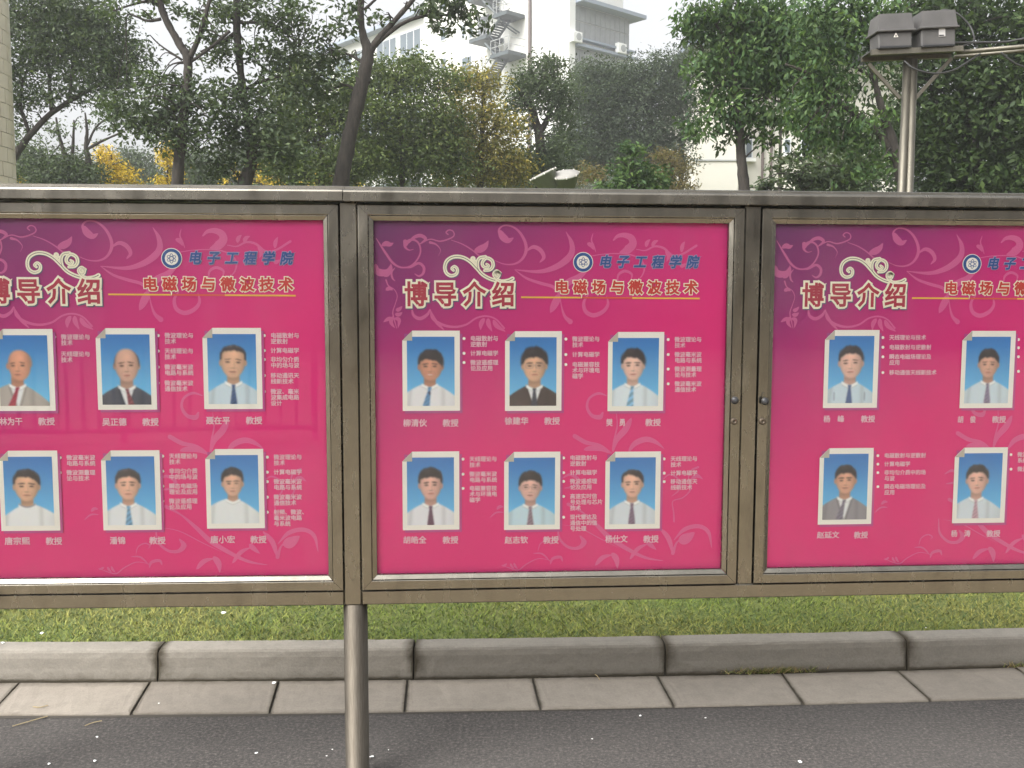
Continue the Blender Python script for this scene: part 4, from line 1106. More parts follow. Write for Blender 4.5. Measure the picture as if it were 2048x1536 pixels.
tree('big dark evergreen leaning out from the left edge beside the tiled column', 15,
     [(-10, 400, 26), (5, 350, 22), (25, 318, 16), (60, 270, 12), (104, 226, 10), (160, 190, 8), (240, 150, 5)],
     [[(104, 226, 9), (98, 150, 6), (95, 60, 4)], [(25, 318, 12), (10, 240, 9), (14, 120, 7), (30, 10, 5)], [(60, 270, 8), (40, 200, 6), (60, 120, 4)], [(140, 200, 6), (150, 110, 5), (200, 40, 3)]],
     [(60, 60, 100, 90, 1.1), (165, 100, 100, 85, 1.1), (130, 10, 110, 55), (30, 150, 60, 70, .9), (225, 160, 80, 60, .9), (110, 180, 70, 38, .5), (15, 230, 35, 60, .45), (200, 60, 60, 60, 1), (265, 110, 40, 40, .7)], .07, 'dark', .8, seed=1)
tree('slim tree with bare broken twigs in the gap at far left', 19,
     [(150, 400, 12), (142, 350, 11), (130, 310, 9), (118, 270, 6), (112, 235, 4)],
     [[(150, 400, 12), (176, 330, 12), (172, 296, 9), (174, 262, 6), (170, 225, 3)], [(172, 300, 6), (200, 284, 5), (250, 262, 3)], [(142, 350, 8), (146, 290, 6), (148, 240, 3)], [(172, 296, 5), (196, 250, 4), (240, 226, 2)]],
     [(90, 345, 80, 42, 1), (165, 350, 60, 30, 1), (60, 310, 50, 40, .5), (140, 320, 60, 30, .45), (130, 262, 70, 26, .16), (215, 235, 60, 20, .22)], .08, 'dark', 1.0, seed=2)
tree('forked tree with open crown against the white sky', 12,
     [(352, 410, 26), (356, 350, 22), (364, 270, 20), (372, 190, 18), (376, 122, 17), (362, 92, 15), (340, 55, 13), (322, 12, 13), (318, -50, 11)],
     [[(376, 122, 13), (398, 75, 10), (408, 40, 10), (418, 5, 8), (430, -40, 6)], [(322, 38, 7), (296, 42, 5), (270, 32, 4), (254, 32, 3), (252, 80, 2)], [(320, 6, 7), (296, 2, 6), (262, 10, 4), (226, 22, 3)], [(376, 128, 6), (420, 96, 6), (460, 62, 6)], [(364, 120, 5), (320, 90, 3), (300, 70, 2)]],
     [(290, 5, 60, 22, .45), (380, 25, 42, 30, .4), (345, 150, 40, 26, .3), (330, 205, 70, 45, .95), (400, 200, 50, 50, .75), (300, 140, 50, 26, .25), (350, 265, 70, 45, 1), (230, 215, 50, 40, .5), (280, 245, 60, 40, .8), (240, 30, 40, 24, .3), (380, 80, 24, 30, .2), (420, 60, 30, 25, .25)], .075, 'dark', .85, seed=3)
tree('straight thick-footed tree left of the middle, dark trunk with drooping leaves', 12.5,
     [(484, 410, 30), (492, 360, 26), (503, 325, 22), (500, 270, 16), (488, 200, 14), (480, 130, 14), (474, 60, 14), (472, -40, 13)],
     [[(474, 45, 6), (520, 46, 6), (560, 58, 5), (600, 90, 3)], [(476, 62, 8), (440, 86, 7), (402, 104, 5)], [(486, 180, 7), (530, 160, 5), (580, 150, 3)], [(496, 250, 7), (450, 230, 5), (420, 200, 3)], [(474, 20, 6), (530, -10, 4), (570, -30, 3)]],
     [(510, 10, 90, 34, .9), (440, 30, 40, 40, .55), (560, 50, 60, 34, .6), (440, 100, 50, 36, .7), (520, 110, 70, 36, .55), (590, 90, 50, 40, .35), (470, 190, 60, 50, .8), (560, 170, 60, 44, .6), (445, 260, 60, 50, .8), (540, 240, 70, 50, .95), (610, 20, 50, 30, .4), (560, 300, 70, 40, .9), (440, 330, 50, 40, .7)], .08, 'dark', .8, seed=4)
tree('leaning broad-trunked tree in front of the pale building, forked high up', 13,
     [(672, 420, 36), (684, 350, 32), (700, 270, 28), (716, 200, 28), (728, 150, 26), (736, 105, 23), (726, 70, 15), (721, 30, 13), (724, -40, 12)],
     [[(736, 108, 17), (762, 72, 13), (796, 34, 10), (826, 0, 9), (850, -40, 8)], [(748, 92, 9), (800, 50, 8), (850, 32, 6), (905, 30, 4)], [(728, 20, 6), (750, 0, 5), (770, -20, 4)], [(732, 130, 7), (700, 110, 5), (660, 100, 3)], [(720, 190, 7), (690, 170, 5), (640, 190, 4)]],
     [(900, 10, 60, 26, .8), (940, 40, 34, 28, .7), (870, 45, 40, 22, .5), (820, 18, 40, 20, .35), (700, 30, 40, 40, .3), (650, 60, 40, 40, .35), (640, 120, 60, 40, .5), (700, 100, 36, 30, .25), (660, 170, 60, 40, .7), (760, 30, 30, 20, .25), (690, -5, 50, 20, .4)], .095, 'dark', 1.0, seed=5)
mid = dict(group='trees behind the notice board')
tree('leafy green tree right behind the leaning trunk', 17, [(640, 400, 14), (645, 330, 12), (640, 250, 9), (630, 170, 6)], [[(645, 300, 7), (600, 240, 5), (580, 180, 3)], [(645, 280, 7), (690, 220, 5)]],
     [(610, 160, 70, 60, .9), (600, 250, 80, 60, 1), (650, 330, 90, 55, 1), (690, 230, 60, 60, .9), (580, 340, 60, 40, 1), (710, 320, 60, 50, 1)], .085, 'mid', 1.0, seed=6)
tree('rounded leafy tree below the pale building wing', 18, [(800, 400, 14), (805, 330, 12), (800, 250, 9), (790, 170, 6)], [[(805, 310, 7), (860, 240, 5), (880, 180, 3)], [(805, 300, 7), (750, 220, 5), (740, 160, 3)]],
     [(780, 150, 60, 42, .9), (850, 160, 70, 44, .9), (760, 220, 80, 60, 1), (850, 240, 80, 60, 1), (790, 310, 90, 60, 1), (880, 320, 70, 55, 1), (820, 120, 44, 26, .6), (720, 160, 44, 40, .7)], .085, 'mid', 1.0, seed=7)
tree('olive and orange tinged autumn tree under the fire escape', 19, [(960, 400, 14), (962, 330, 11), (965, 250, 9), (968, 180, 6)], [[(962, 300, 6), (920, 240, 5)], [(964, 290, 6), (1000, 240, 5)]],
     [(930, 160, 60, 36, .8), (985, 165, 40, 40, .35), (930, 235, 60, 55, .9), (1000, 270, 50, 50, .7), (950, 330, 90, 50, 1), (1020, 345, 50, 36, .9), (975, 215, 34, 34, .35), (900, 290, 60, 50, .9)], .08, 'olive', 1.0, seed=8)
tree('dark compact tree with a forked trunk below the corner of the tall building', 20, [(1080, 400, 20), (1082, 330, 20), (1078, 270, 19), (1070, 238, 15), (1062, 200, 9)], [[(1078, 270, 13), (1096, 235, 10), (1110, 190, 7), (1108, 140, 4)], [(1066, 225, 8), (1040, 190, 5)]],
     [(1095, 125, 36, 26, .9), (1080, 165, 60, 34, 1), (1110, 195, 44, 38, 1), (1040, 205, 50, 34, .8), (1060, 160, 40, 30, .8), (1120, 240, 30, 40, .7), (1030, 250, 40, 30, .5), (1110, 310, 50, 50, .8), (1050, 330, 50, 40, .9)], .08, 'dark', 1.0, seed=9)
for lab, s_, cr in (('hazy blue-green tree crown right of the tall building corner', 10, [(1200, 150, 70, 36), (1180, 200, 70, 50), (1240, 230, 70, 60), (1160, 290, 70, 60), (1250, 310, 60, 50)]),
                    ('hazy blue-green tree crown under the receding facade', 11, [(1300, 140, 60, 34), (1290, 190, 70, 50), (1340, 230, 44, 60, .8), (1300, 280, 60, 50), (1220, 180, 50, 40)]),
                    ('hazy distant tree left of the bright green tree', 12, [(1360, 130, 40, 34), (1375, 190, 32, 50, .6), (1350, 180, 34, 50, .7), (1340, 320, 50, 40, .8), (1375, 250, 26, 40, .4)])):
    tree(lab, 30, [(cr[0][0], 400, 12), (cr[0][0] + 4, 300, 10), (cr[0][0], 200, 7), (cr[0][0], 150, 4)], [], cr, .10, 'blue', 1.05, seed=s_)
tree('small bright green conical bush tree beside the drum antennas', 13, [(1262, 410, 8), (1262, 350, 6), (1260, 300, 4)], [],
     [(1262, 300, 20, 22), (1250, 335, 44, 26), (1290, 350, 44, 26), (1240, 368, 50, 20), (1300, 372, 46, 18)], .075, 'fresh', 1.1, seed=13)
tree('orange-brown autumn tree in front of the low white building', 24, [(1345, 410, 7), (1345, 350, 6), (1340, 310, 4)], [],
     [(1340, 340, 46, 36, .8), (1180, 350, 36, 26, .7), (1350, 375, 50, 20, 1), (1320, 310, 24, 24, .5)], .08, 'orange', .9, seed=14)
FR = dict(group='trees behind the notice board')
tree('bright green large-leaved tree with a straight dark trunk before the white building', 12,
     [(1493, 415, 25), (1488, 370, 22), (1482, 310, 19), (1478, 250, 17), (1472, 180, 14), (1466, 100, 11), (1460, 10, 8)],
     [[(1478, 240, 8), (1520, 190, 6), (1560, 140, 4)], [(1474, 190, 8), (1430, 140, 6), (1400, 90, 4)], [(1468, 110, 7), (1530, 60, 5), (1580, 20, 3)], [(1468, 120, 6), (1440, 60, 5), (1400, 20, 3)]],
     [(1400, 30, 50, 44, .7), (1470, 40, 80, 55, 1), (1560, 50, 80, 60, 1), (1410, 110, 44, 44, .5), (1490, 130, 80, 55, .95), (1560, 150, 70, 50, .9), (1420, 180, 44, 44, .6), (1470, 215, 60, 40, .8), (1540, 230, 60, 36, .7), (1400, 250, 40, 34, .5), (1455, 268, 44, 22, .45), (1380, 60, 34, 30, .5), (1600, 100, 60, 60, 1), (1545, 275, 50, 20, .35)], .088, 'fresh', 1.1, droop=1.0, seed=15)
tree('low dark shrubby tree before the white building, left of the twin-pipe pole', 14, [(1600, 410, 9), (1600, 370, 8), (1610, 330, 5)], [],
     [(1600, 350, 60, 34, .8), (1530, 370, 50, 20, .7), (1660, 360, 60, 40, .9), (1580, 310, 30, 24, .4), (1700, 340, 50, 50, .9)], .09, 'dark', 1.0, seed=16)
tree('tall green tree with bare diagonal branches behind the equipment pole', 11,
     [(1812, 420, 26), (1800, 340, 24), (1786, 290, 21), (1770, 240, 16), (1756, 190, 12), (1746, 140, 9), (1738, 60, 6)],
     [[(1796, 330, 15), (1760, 270, 13), (1706, 225, 12), (1660, 190, 10), (1628, 158, 9), (1608, 142, 7), (1570, 128, 4)], [(1750, 160, 7), (1720, 140, 6), (1680, 124, 5), (1640, 118, 3)], [(1740, 90, 5), (1725, 60, 4), (1700, 20, 3)]],
     [(1640, 60, 60, 60, 1), (1710, 60, 60, 60, .9), (1650, 150, 60, 50, .8), (1630, 220, 60, 50, .75), (1700, 190, 50, 50, .45), (1690, 270, 60, 40, .8), (1620, 280, 50, 34, .6), (1760, 30, 60, 40, .9), (1740, 330, 50, 40, .5), (1740, 250, 40, 40, .3), (1770, 120, 30, 50, .5), (1670, 10, 60, 30, .9)], .08, 'fresh', .95, droop=.9, seed=17)
tree('deep green tree filling the top right corner', 12.5,
     [(1960, 420, 26), (1955, 340, 22), (1940, 250, 16), (1930, 150, 12), (1920, 50, 8)],
     [[(1948, 290, 12), (1880, 220, 8), (1850, 150, 5)], [(1945, 260, 10), (2000, 190, 8), (2040, 120, 5)], [(1935, 200, 8), (1958, 130, 6), (1950, 100, 4)], [(1860, 165, 6), (1900, 140, 5), (1950, 110, 3)]],
     [(1880, 40, 90, 60, 1.1), (1990, 40, 90, 70, 1.1), (1860, 140, 70, 60, 1), (1960, 150, 90, 60, 1.1), (2050, 160, 70, 80, 1.1), (1880, 230, 80, 60, 1.1), (1980, 250, 90, 60, 1.1), (1900, 320, 90, 50, 1.1), (2010, 340, 90, 50, 1.1), (1830, 20, 50, 50, .8), (2090, 60, 70, 80, 1), (1850, 300, 50, 50, .8), (1930, 375, 100, 24, 1.1), (2090, 280, 70, 80, 1)], .10, 'deep', 1.1, seed=18)
for lab, s_, px, cr in (('yellow ginkgo standing low between the dark trees at left', 20, 225, [(215, 318, 26, 28, .8), (228, 350, 44, 26, .9), (205, 368, 30, 18, .9), (255, 372, 34, 16, .7), (205, 300, 16, 16, .5)]),
                        ('narrow yellow ginkgo just left of the forked tree trunk', 21, 335, [(335, 290, 18, 24, .7), (342, 325, 22, 30, .8), (335, 362, 26, 22, .6)]),
                        ('yellow ginkgo at the foot of the tiled column', 22, 34, [(34, 360, 14, 18, .9), (44, 374, 16, 14, .8)]),
                        ('yellowish tree showing beside the thick-footed trunk', 23, 525, [(522, 345, 26, 24, .6), (470, 340, 14, 14, .5), (545, 368, 30, 16, .5), (460, 372, 26, 14, .4)]),
                        ('pale yellow-green tree low behind the leaning trunk', 24, 655, [(650, 345, 28, 20, .5), (630, 372, 36, 14, .5), (715, 376, 30, 12, .5)])):
    tree(lab, 20, [(px, 405, 7), (px, 370, 5), (px, 330, 3)], [], cr, .075, 'yellow', .9, 'yellow ginkgo trees', 'ginkgo_tree', seed=s_)
# farther rows that close the view low down
FAR = ['dark distant tree low beside the tiled column', 'hazy distant tree behind the bare broken twigs', 'dark distant tree right behind the wider yellow ginkgo', 'distant tree low behind the forked tree trunk', 'hazy distant tree left of the thick-footed trunk', 'distant tree between the thick-footed trunk and the leaning trunk',
       'distant tree filling the gap behind the leaning broad trunk', 'distant tree behind the rounded leafy tree under the wing', 'mid green distant tree under the fire escape', 'mid green distant tree behind the olive autumn tree', 'dark distant tree behind the forked compact tree', 'blue-grey distant tree low behind the drum antennas',
       'blue-grey distant tree behind the conical bush tree', 'dark distant tree between the white building and the twin-pipe pole', 'deep green distant tree directly behind the twin-pipe pole', 'deep green distant tree right of the twin-pipe pole', 'deep green distant tree low at the right picture edge',
       'dark tree behind the diagonal bare branches', 'dark tree high in front of the white building, behind the large-leaved crown', 'dark tree behind the left side of the large-leaved crown']
for k, (px, h, pal, D) in enumerate(((50, 300, 'dark', 38), (150, 322, 'blue', 44), (265, 300, 'dark', 36), (380, 300, 'dark', 30), (470, 290, 'blue', 40), (560, 250, 'dark', 34), (680, 290, 'dark', 36), (800, 260, 'dark', 34),
                                 (900, 250, 'mid', 36), (1010, 300, 'mid', 34), (1110, 280, 'dark', 40), (1210, 250, 'blue', 46), (1310, 260, 'blue', 46), (1700, 260, 'dark', 26), (1800, 200, 'deep', 24), (1900, 180, 'deep', 24), (2010, 170, 'deep', 24), (1640, 150, 'dark', 20), (1560, 60, 'dark', 22), (1484, 60, 'dark', 22))):
    rx = 66
    cr = [(px, h + 20, rx * .7, 30), (px - 20, h + 60, rx * .8, 40), (px + 22, h + 50, rx * .8, 40), (px, 375, rx, 30)]
    if h < 120: cr = [(px, h, 60, 44), (px - 20, h + 60, 60, 44), (px + 24, h + 90, 50, 40)]
    elif h < 230: cr += [(px, h + 120, rx, 50)]
    tree(FAR[k], D, [(px, 400, 9), (px, 340, 7), (px + 3, h + 20, 4)], [], cr, .13, pal, .85, 'distant trees low between the nearer trunks', 'distant_tree', seed=40 + k, twig=.3)

# low shrubbery under the trees
rg_ = np.random.default_rng(77)
Cb = [(np.array([x, 23 + rg_.normal() * 1.2, .8 + rg_.random() * .5]), np.array([1.5, 1.3, .9 + rg_.random() * .5]), 900) for x in np.arange(-34, 36, 1.6)]
tag(obj('shrubbery', leaf_mesh('shrubbery', Cb, .14, 'mid', rg_)), 'low green shrubbery under the trees at the far side of the lawn', 'shrubs', kind='stuff')

# ------------------------------------------------------------------ buildings
mWall = plain('cream_render', (0.66, 0.66, 0.62), 0.85, 0, .05, .4); mWal2 = plain('warm_white_render', (0.62, 0.60, 0.53), 0.85, 0, .06, .6)
mWhi = plain('white_pilaster', (0.80, 0.80, 0.78), 0.7); mRoof = plain('blue_grey_slab', (0.26, 0.30, 0.36), 0.7); mPan = plain('grey_window_panel', (0.25, 0.26, 0.26), 0.35, 0, .12, 2)
mWin = plain('dark_window_glass', (0.10, 0.13, 0.15), 0.15); mFr = plain('window_frame_paint', (0.62, 0.64, 0.64), 0.6); mIron = plain('dark_green_iron', (0.06, 0.075, 0.08), 0.6); mPipe = plain('brown_drain_pipe', (0.13, 0.10, 0.09), 0.6)
mSteelFar = plain('grey_metal', (0.35, 0.36, 0.36), 0.5)
D0 = 72.0; C0 = at_y(1137, 300, D0); C0[2] = 0
E1 = np.array([.757, .655, 0]); E2 = np.array([-.655, .757, 0])
rzb = math.atan2(E1[1], E1[0])
# local frame: x along the right-hand facade, y along the left-hand facade (E2 = E1 turned left)
def zb(px, py, local_y=None, local_x=None):
    """height and position along the wall for a photo pixel: on the left facade plane (x=0) or the right one (y=0)"""
    if local_x is not None: P = at_plane(px, py, C0 + E1 * local_x, E1)
    else: P = at_plane(px, py, C0 + E2 * local_y, E2)
    return float(np.dot(P - C0, E1)), float(np.dot(P - C0, E2)), float(P[2])
tall = tag(empty('tall_building', C0, rzb), 'tall cream building with fire escape, half hidden behind the trees', 'building')
ZT = 34.0
xr = zb(1246, 30, local_y=0)[0]
MB().box(0, xr, 0, 18.2, 0, ZT).build('wall', mWall, tall)
# white pilasters at the corner
y1 = zb(1072, 60, local_x=0)[1]
MB().box(-.35, 0, 0.9, y1, 0, ZT - .5).build('pilaster', mWhi, tall)
MB().box(-.30, .35, -.28, .55, 0, ZT - .5).build('pilaster', mWhi, tall)
yp = zb(1068.5, 60, local_x=0)[1]
MB().tube([(-.25, yp + .25, 0), (-.25, yp + .25, ZT - 1)], .13, 8).build('drain_pipe', mPipe, tall)
# right facade: storeys with overhangs and grey panel strips
zr0 = zb(1140, 5, local_y=0)[2]; zr1 = zb(1140, 75, local_y=0)[2]; zr2 = zb(1140, 92, local_y=0)[2]
ph = zr0 - zr2
xe = zb(1258, 97, local_y=0)[0]
MB().box(.36, xe, 0.01, 12, 0, zr0).build('facade_block', mWal2, tall)
MB().box(.36, xe + .9, -1.0, 12.5, zr0, zr0 + .28).build('roof_slab', mRoof, tall)
z = zr0
for fl in range(4):
    top = z - .06; bot = z - (zr0 - zr1) + .1
    n = 11
    for k in range(n):
        a0 = .50 + (xe - .55) * k / n; a1 = .50 + (xe - .55) * (k + 1) / n - .04
        for zz0, zz1 in ((bot, bot + (top - bot) * .52 - .03), (bot + (top - bot) * .52 + .03, top)):
            obj('window_panel', MB().box(a0, a1, -.06, .0, zz0, zz1).mesh('window_panel', mPan), tall)
    MB().box(.36, xe + .25, -.45, 0, bot - .18, bot - .02).build('sill_ledge', mRoof, tall)
    MB().box(.36, xe + .35, -.55, 0, z - ph - .0, z - ph + .2).build('storey_slab', mRoof, tall)
    z -= ph
for px, py in ((1151, 75), (1240, 98)):
    x_, _, z_ = zb(px, py, local_y=-.4)
    ac = tag(empty('air_conditioner', C0 + E1 * x_ - E2 * .30 + np.array([0, 0, z_ - .38]), rzb), 'white air conditioner on the ledge ' + ('at the corner pilaster' if px < 1200 else 'at the far end of the facade'), 'air conditioner', 'air conditioners on the tall building')
    MB().bbox(-.48, .48, -.38, .02, 0, .76, .03).build('casing', mWhi, ac)
    MB().lathe([(.27, 0), (.27, -.02), (.22, -.03), (.0, -.03)], 18, (.08, -.38, .40), 'y').build('fan_grille', mSteelFar, ac)
# left facade details
def win(parent, y0, y1, z0, z1, x=-.02, nm='window'):
    f = obj(nm, MB().box(x - .06, x + .02, y0, y1, z0, z1).mesh(nm, mFr), parent)
    nn = max(1, int(round((y1 - y0) / 1.1)))
    for k in range(nn):
        a0 = y0 + .08 + (y1 - y0 - .08) * k / nn; a1 = y0 + (y1 - y0) * (k + 1) / nn - .08 + .0
        obj('pane', MB().box(x - .075, x - .055, a0, a1, z0 + .08, z1 - .08).mesh('pane', mWin), f)
def span(px0, py0, px1, py1, lx=0):
    a = zb(px0, py0, local_x=lx); b = zb(px1, py1, local_x=lx); return min(a[1], b[1]), max(a[1], b[1]), min(a[2], b[2]), max(a[2], b[2])
for q in ((882, 56, 894, 80), (925, 52, 932, 78), (940, 50, 948, 76), (882, 118, 894, 142), (925, 116, 945, 142), (882, -6, 894, 18)):
    win(tall, *span(*q))
y0, y1_, z0, z1_ = span(957, 36, 979, 82)
MB().box(-.05, .0, y0, y1_, z0, z1_).build('recess_door', plain('dark_recess', (0.13, 0.14, 0.15), .7), tall)
# wing to the left
wing = tag(empty('building_wing', C0, rzb), 'lower pale wing with strip windows running off left of the tall building', 'building')
yw0 = 18.3; yw1 = 46; zw = zb(800, 50, local_x=0)[2]
MB().box(0, 12, yw0, yw1, 0, zw).build('wall', mWall, wing)
MB().box(-.9, 12.4, yw0, yw1 + .5, zw, zw + .35).build('roof_slab', mRoof, wing)
zz = zw - .9
for fl in range(5):
    for k in range(7):
        a0 = yw0 + .6 + k * 3.9
        win(wing, a0, a0 + 3.3, zz - 1.9, zz)
    MB().box(-.35, 0, yw0, yw1, zz - 2.35, zz - 2.15).build('sill_ledge', mRoof, wing)
    zz -= 3.3
for px in (861, 868):
    yq = zb(px, 60, local_x=0)[1]
    MB().box(-.5, 0, yq - .22, yq + .22, 0, zw + 1.5).build('pilaster', mWhi, wing)

# fire escape on the left facade
fe = tag(empty('fire_escape', C0, rzb), 'dark iron zigzag fire escape on the tall cream building', 'fire escape')
def fp(px, py): 
    _, y, z = zb(px, py, local_x=-1.0); return y, z
def flight(pa, pb, w0=-1.7, w1=-.7):
    (ya, za), (yb_, zb_) = fp(*pa), fp(*pb)
    for x in (w0, w1):
        mbx = MB(); mbx.tube([(x, ya, za), (x, yb_, zb_)], .10, 6); mbx.build('stringer', mIron, fe)
        MB().tube([(x, ya, za + 1.0), (x, yb_, zb_ + 1.0)], .035, 5).build('handrail', mIron, fe)
    n = 9
    for k in range(n):
        f = (k + .5) / n; y, z = ya + (yb_ - ya) * f, za + (zb_ - za) * f
        obj('step', MB().box(w0, w1, y - .13, y + .13, z - .03, z + .03).mesh('step', mIron), fe)
def landing(pa, pb, rail=True):
    (ya, za), (yb_, zb_) = fp(*pa), fp(*pb); ya, yb_ = min(ya, yb_), max(ya, yb_)
    MB().box(-1.9, -.05, ya, yb_, za - .28, za).build('landing', mIron, fe)
    if rail:
        for h in (.5, 1.05): MB().tube([(-.1, ya, za + h), (-1.85, ya, za + h), (-1.85, yb_, za + h), (-.1, yb_, za + h)], .03, 5).build('guard_rail', mSteelFar, fe)
        for k in range(5):
            y = ya + (yb_ - ya) * k / 4; MB().tube([(-1.85, y, za), (-1.85, y, za + 1.05)], .025, 5).build('baluster', mSteelFar, fe)
landing((1003, 34), (1031, 34)); landing((955, 84), (990, 84)); landing((998, 114), (1034, 114)); landing((952, 3), (984, 3)); landing((945, 158), (982, 158))
flight((1014, 40), (986, 82)); flight((984, 90), (1003, 112)); flight((1010, 118), (986, 156)); flight((980, 6), (1008, 33))
for a_, b_ in (((1014, 44), (1024, 62)), ((1008, 46), (1018, 64))):
    (ya, za), (yb_, zb_) = fp(*a_), fp(*b_); MB().tube([(-1.5, ya, za), (-.2, yb_, zb_)], .06, 5).build('bracket', mIron, fe)

# low white building on the right
DB = 34.0
B0 = at_y(1390, 380, DB); B0[2] = 0
lowb = tag(empty('white_building', B0), 'white rendered building showing between the green trees right of centre', 'building')
def lx(px, py=300, D=DB): 
    P = at_y(px, py, D); return P[0] - B0[0], P[2]
x1 = lx(1477)[0]; x2 = lx(1665)[0]; zt_ = lx(1400, 95)[1]
MB().box(0, x1, 0, 9, 0, zt_).build('wall', mWal2, lowb)
MB().box(x1, x2 + 3, 1.2, 9, 0, zt_ - .3).build('wall', mWal2, lowb)
MB().box(x1, x1 + .06, 1.1, 1.2, 0, zt_ - .4).build('corner_trim', mWhi, lowb)
MB().box(-.02, x1 - .004, -.04, -.001, lx(1400, 322)[1], lx(1400, 319)[1]).build('render_band', mSteelFar, lowb)
MB().box(-.4, x2 + 3.4, -.4, 9.4, zt_, zt_ + .25).build('roof_slab', mRoof, lowb)
for a, b, c, d in ((1489, 278, 1504, 318), (1566, 278, 1580, 308), (1600, 278, 1625, 308), (1489, 180, 1504, 220), (1566, 180, 1590, 215), (1600, 180, 1625, 215), (1489, 380, 1504, 420), (1566, 380, 1590, 415)):
    (xa, za), (xb, zb_) = lx(a, c if False else b, DB + 1.2), lx(c, d, DB + 1.2)
    f = obj('window', MB().box(xa, xb, 1.10, 1.2, zb_, za).mesh('window', mFr), lowb)
    obj('pane', MB().box(xa + .05, xb - .05, 1.08, 1.10, zb_ + .05, za - .05).mesh('pane', mWin), f)
    obj('sill', MB().box(xa - .08, xb + .08, .95, 1.2, zb_ - .12, zb_ - .002).mesh('sill', mWhi), f)
for px in (1524, 1541):
    xa = lx(px, 300, DB + 1.2)[0]; MB().tube([(xa, 1.08, 0), (xa, 1.08, zt_ - 1)], .05, 7).build('drain_pipe', mPipe, lowb)

# tiled round column at the left edge
mTile = plain('cream_tile', (0.55, 0.50, 0.41), 0.3, 0, .08, 3)
cc = at_y(15, 300, 6.5); rad = .42
col_c = np.array([cc[0] - rad, 6.5, 0])
clm = tag(empty('tiled_column', col_c), 'round column clad in cream tiles at the left picture edge', 'column')
MB().lathe([(rad - .012, 0), (rad - .012, 6.2)], 40).build('core', plain('dark_joint', (0.10, 0.085, 0.07), .9), clm)
tme = [None, None]
th = .098; nt_ = 22
for i in range(58):
    for k in range(nt_):
        am_ = 2 * math.pi * (k + .5 * (i % 2)) / nt_
        # tiles on the side that can be seen from the road
        if math.cos(am_ - math.radians(-55)) < -.25: continue
        if tme[0] is None:
            g_ = .0026 / rad; hw_ = math.pi / nt_ - g_; mb_ = MB(); V = []
            for z_ in (0.002, th - .002):
                for r_ in (rad - .013, rad):
                    for s_ in np.linspace(-hw_, hw_, 4): V.append((r_ * math.cos(s_), r_ * math.sin(s_), z_))
            F = []
            for s_ in range(3): F += [(4 + s_, 5 + s_, 13 + s_, 12 + s_), (s_, s_ + 1, s_ + 5, s_ + 4), (8 + s_, 9 + s_, 13 + s_, 12 + s_)]
            F += [(0, 4, 12, 8), (3, 7, 15, 11)]
            tme[0] = mesh('tile', V, F, mTile)
        if i < 14 and False: continue
        if (i * nt_ + k) % 1 == 0 and 14 <= i <= 47 and math.cos(am_ - math.radians(-45)) > .12:
            o = obj('tile', tme[0], clm, (0, 0, .2 + i * th), am_)
if True:
    rest = MB()
    for i in range(58):
        if 14 <= i <= 47: continue
        rest.lathe([(rad, .2 + i * th + .002), (rad, .2 + (i + 1) * th - .002)], 40)
    o = rest.build('tile_courses', mTile, clm); o['kind'] = 'stuff'

# ------------------------------------------------------------------ equipment pole behind the board
DP = 5.2
def pp(px, py, D=DP): return at_y(px, py, D)
mGal = m_steel('galvanised_pipe', (20, 20, .6), (.15, .14, .115), .5)
foot = pp(1806, 385); foot[2] = .10
pole = tag(empty('equipment_pole', foot), 'twin-pipe steel pole with a bracketed platform and long side rails', 'pole')
def rel(P): return tuple(np.array(P) - foot)
for (a, b) in (((1803, 388), (1815, 118)), ((1818, 388), (1827, 118))):
    A, B = pp(*a), pp(*b); d = (B - A) / (B[2] - A[2]); G = A + d * (.08 - A[2])
    MB().tube([rel(G), rel(B)], .0215, 16).build('pipe', mGal, pole, True)
A, B = pp(1732, 112), pp(1913, 104)
b = MB()
def bar(mb_, A, B, w, h, d=0.0):
    A, B = np.array(A), np.array(B); t_ = (B - A) / np.linalg.norm(B - A); n_ = np.array([0, 1., 0]); u_ = np.cross(t_, n_)
    V = [P + n_ * sy * w / 2 + u_ * sz * h / 2 for P in (A, B) for sy, sz in ((-1, -1), (1, -1), (1, 1), (-1, 1))]
    mb_.add(V, [(0, 1, 2, 3), (4, 5, 6, 7), (0, 1, 5, 4), (1, 2, 6, 5), (2, 3, 7, 6), (3, 0, 4, 7)]); return mb_
bar(MB(), rel(A + [0, -.07, 0]), rel(B + [0, -.07, 0]), .02, .028).build('platform_rail', mGal, pole)
bar(MB(), rel(A + [0, .07, .0]), rel(B + [0, .07, .0]), .02, .028).build('platform_rail', mGal, pole)
bar(MB(), rel(A + [.0, .01, .01]), rel(B + [0, .01, .01]), .11, .008).build('platform_plate', plain('dark_plate', (.05, .05, .05), .6), pole)
bar(MB(), rel(pp(1737, 128)), rel(pp(1800, 197)), .014, .018).build('brace', mGal, pole)
bar(MB(), rel(pp(1903, 116)), rel(pp(1829, 198)), .014, .018).build('brace', mGal, pole)
MB().tube([rel(pp(1913, 105)), rel(pp(2048, 93, DP - .1)), rel(pp(2600, 50, DP - .4))], .0125, 12).build('side_rail', mGal, pole, True)
MB().tube([rel(pp(1908, 114, DP + .1)), rel(pp(2048, 101, DP + .05)), rel(pp(2600, 60, DP - .2))], .0100, 12).build('side_rail', mGal, pole, True)
mBox = plain('weathered_grey_box', (0.075, 0.072, 0.070), .65, 0, .18, 9, .1); mLab = plain('pale_label', (.42, .41, .40), .6); mTri = plain('warning_white', (.75, .72, .66), .6)
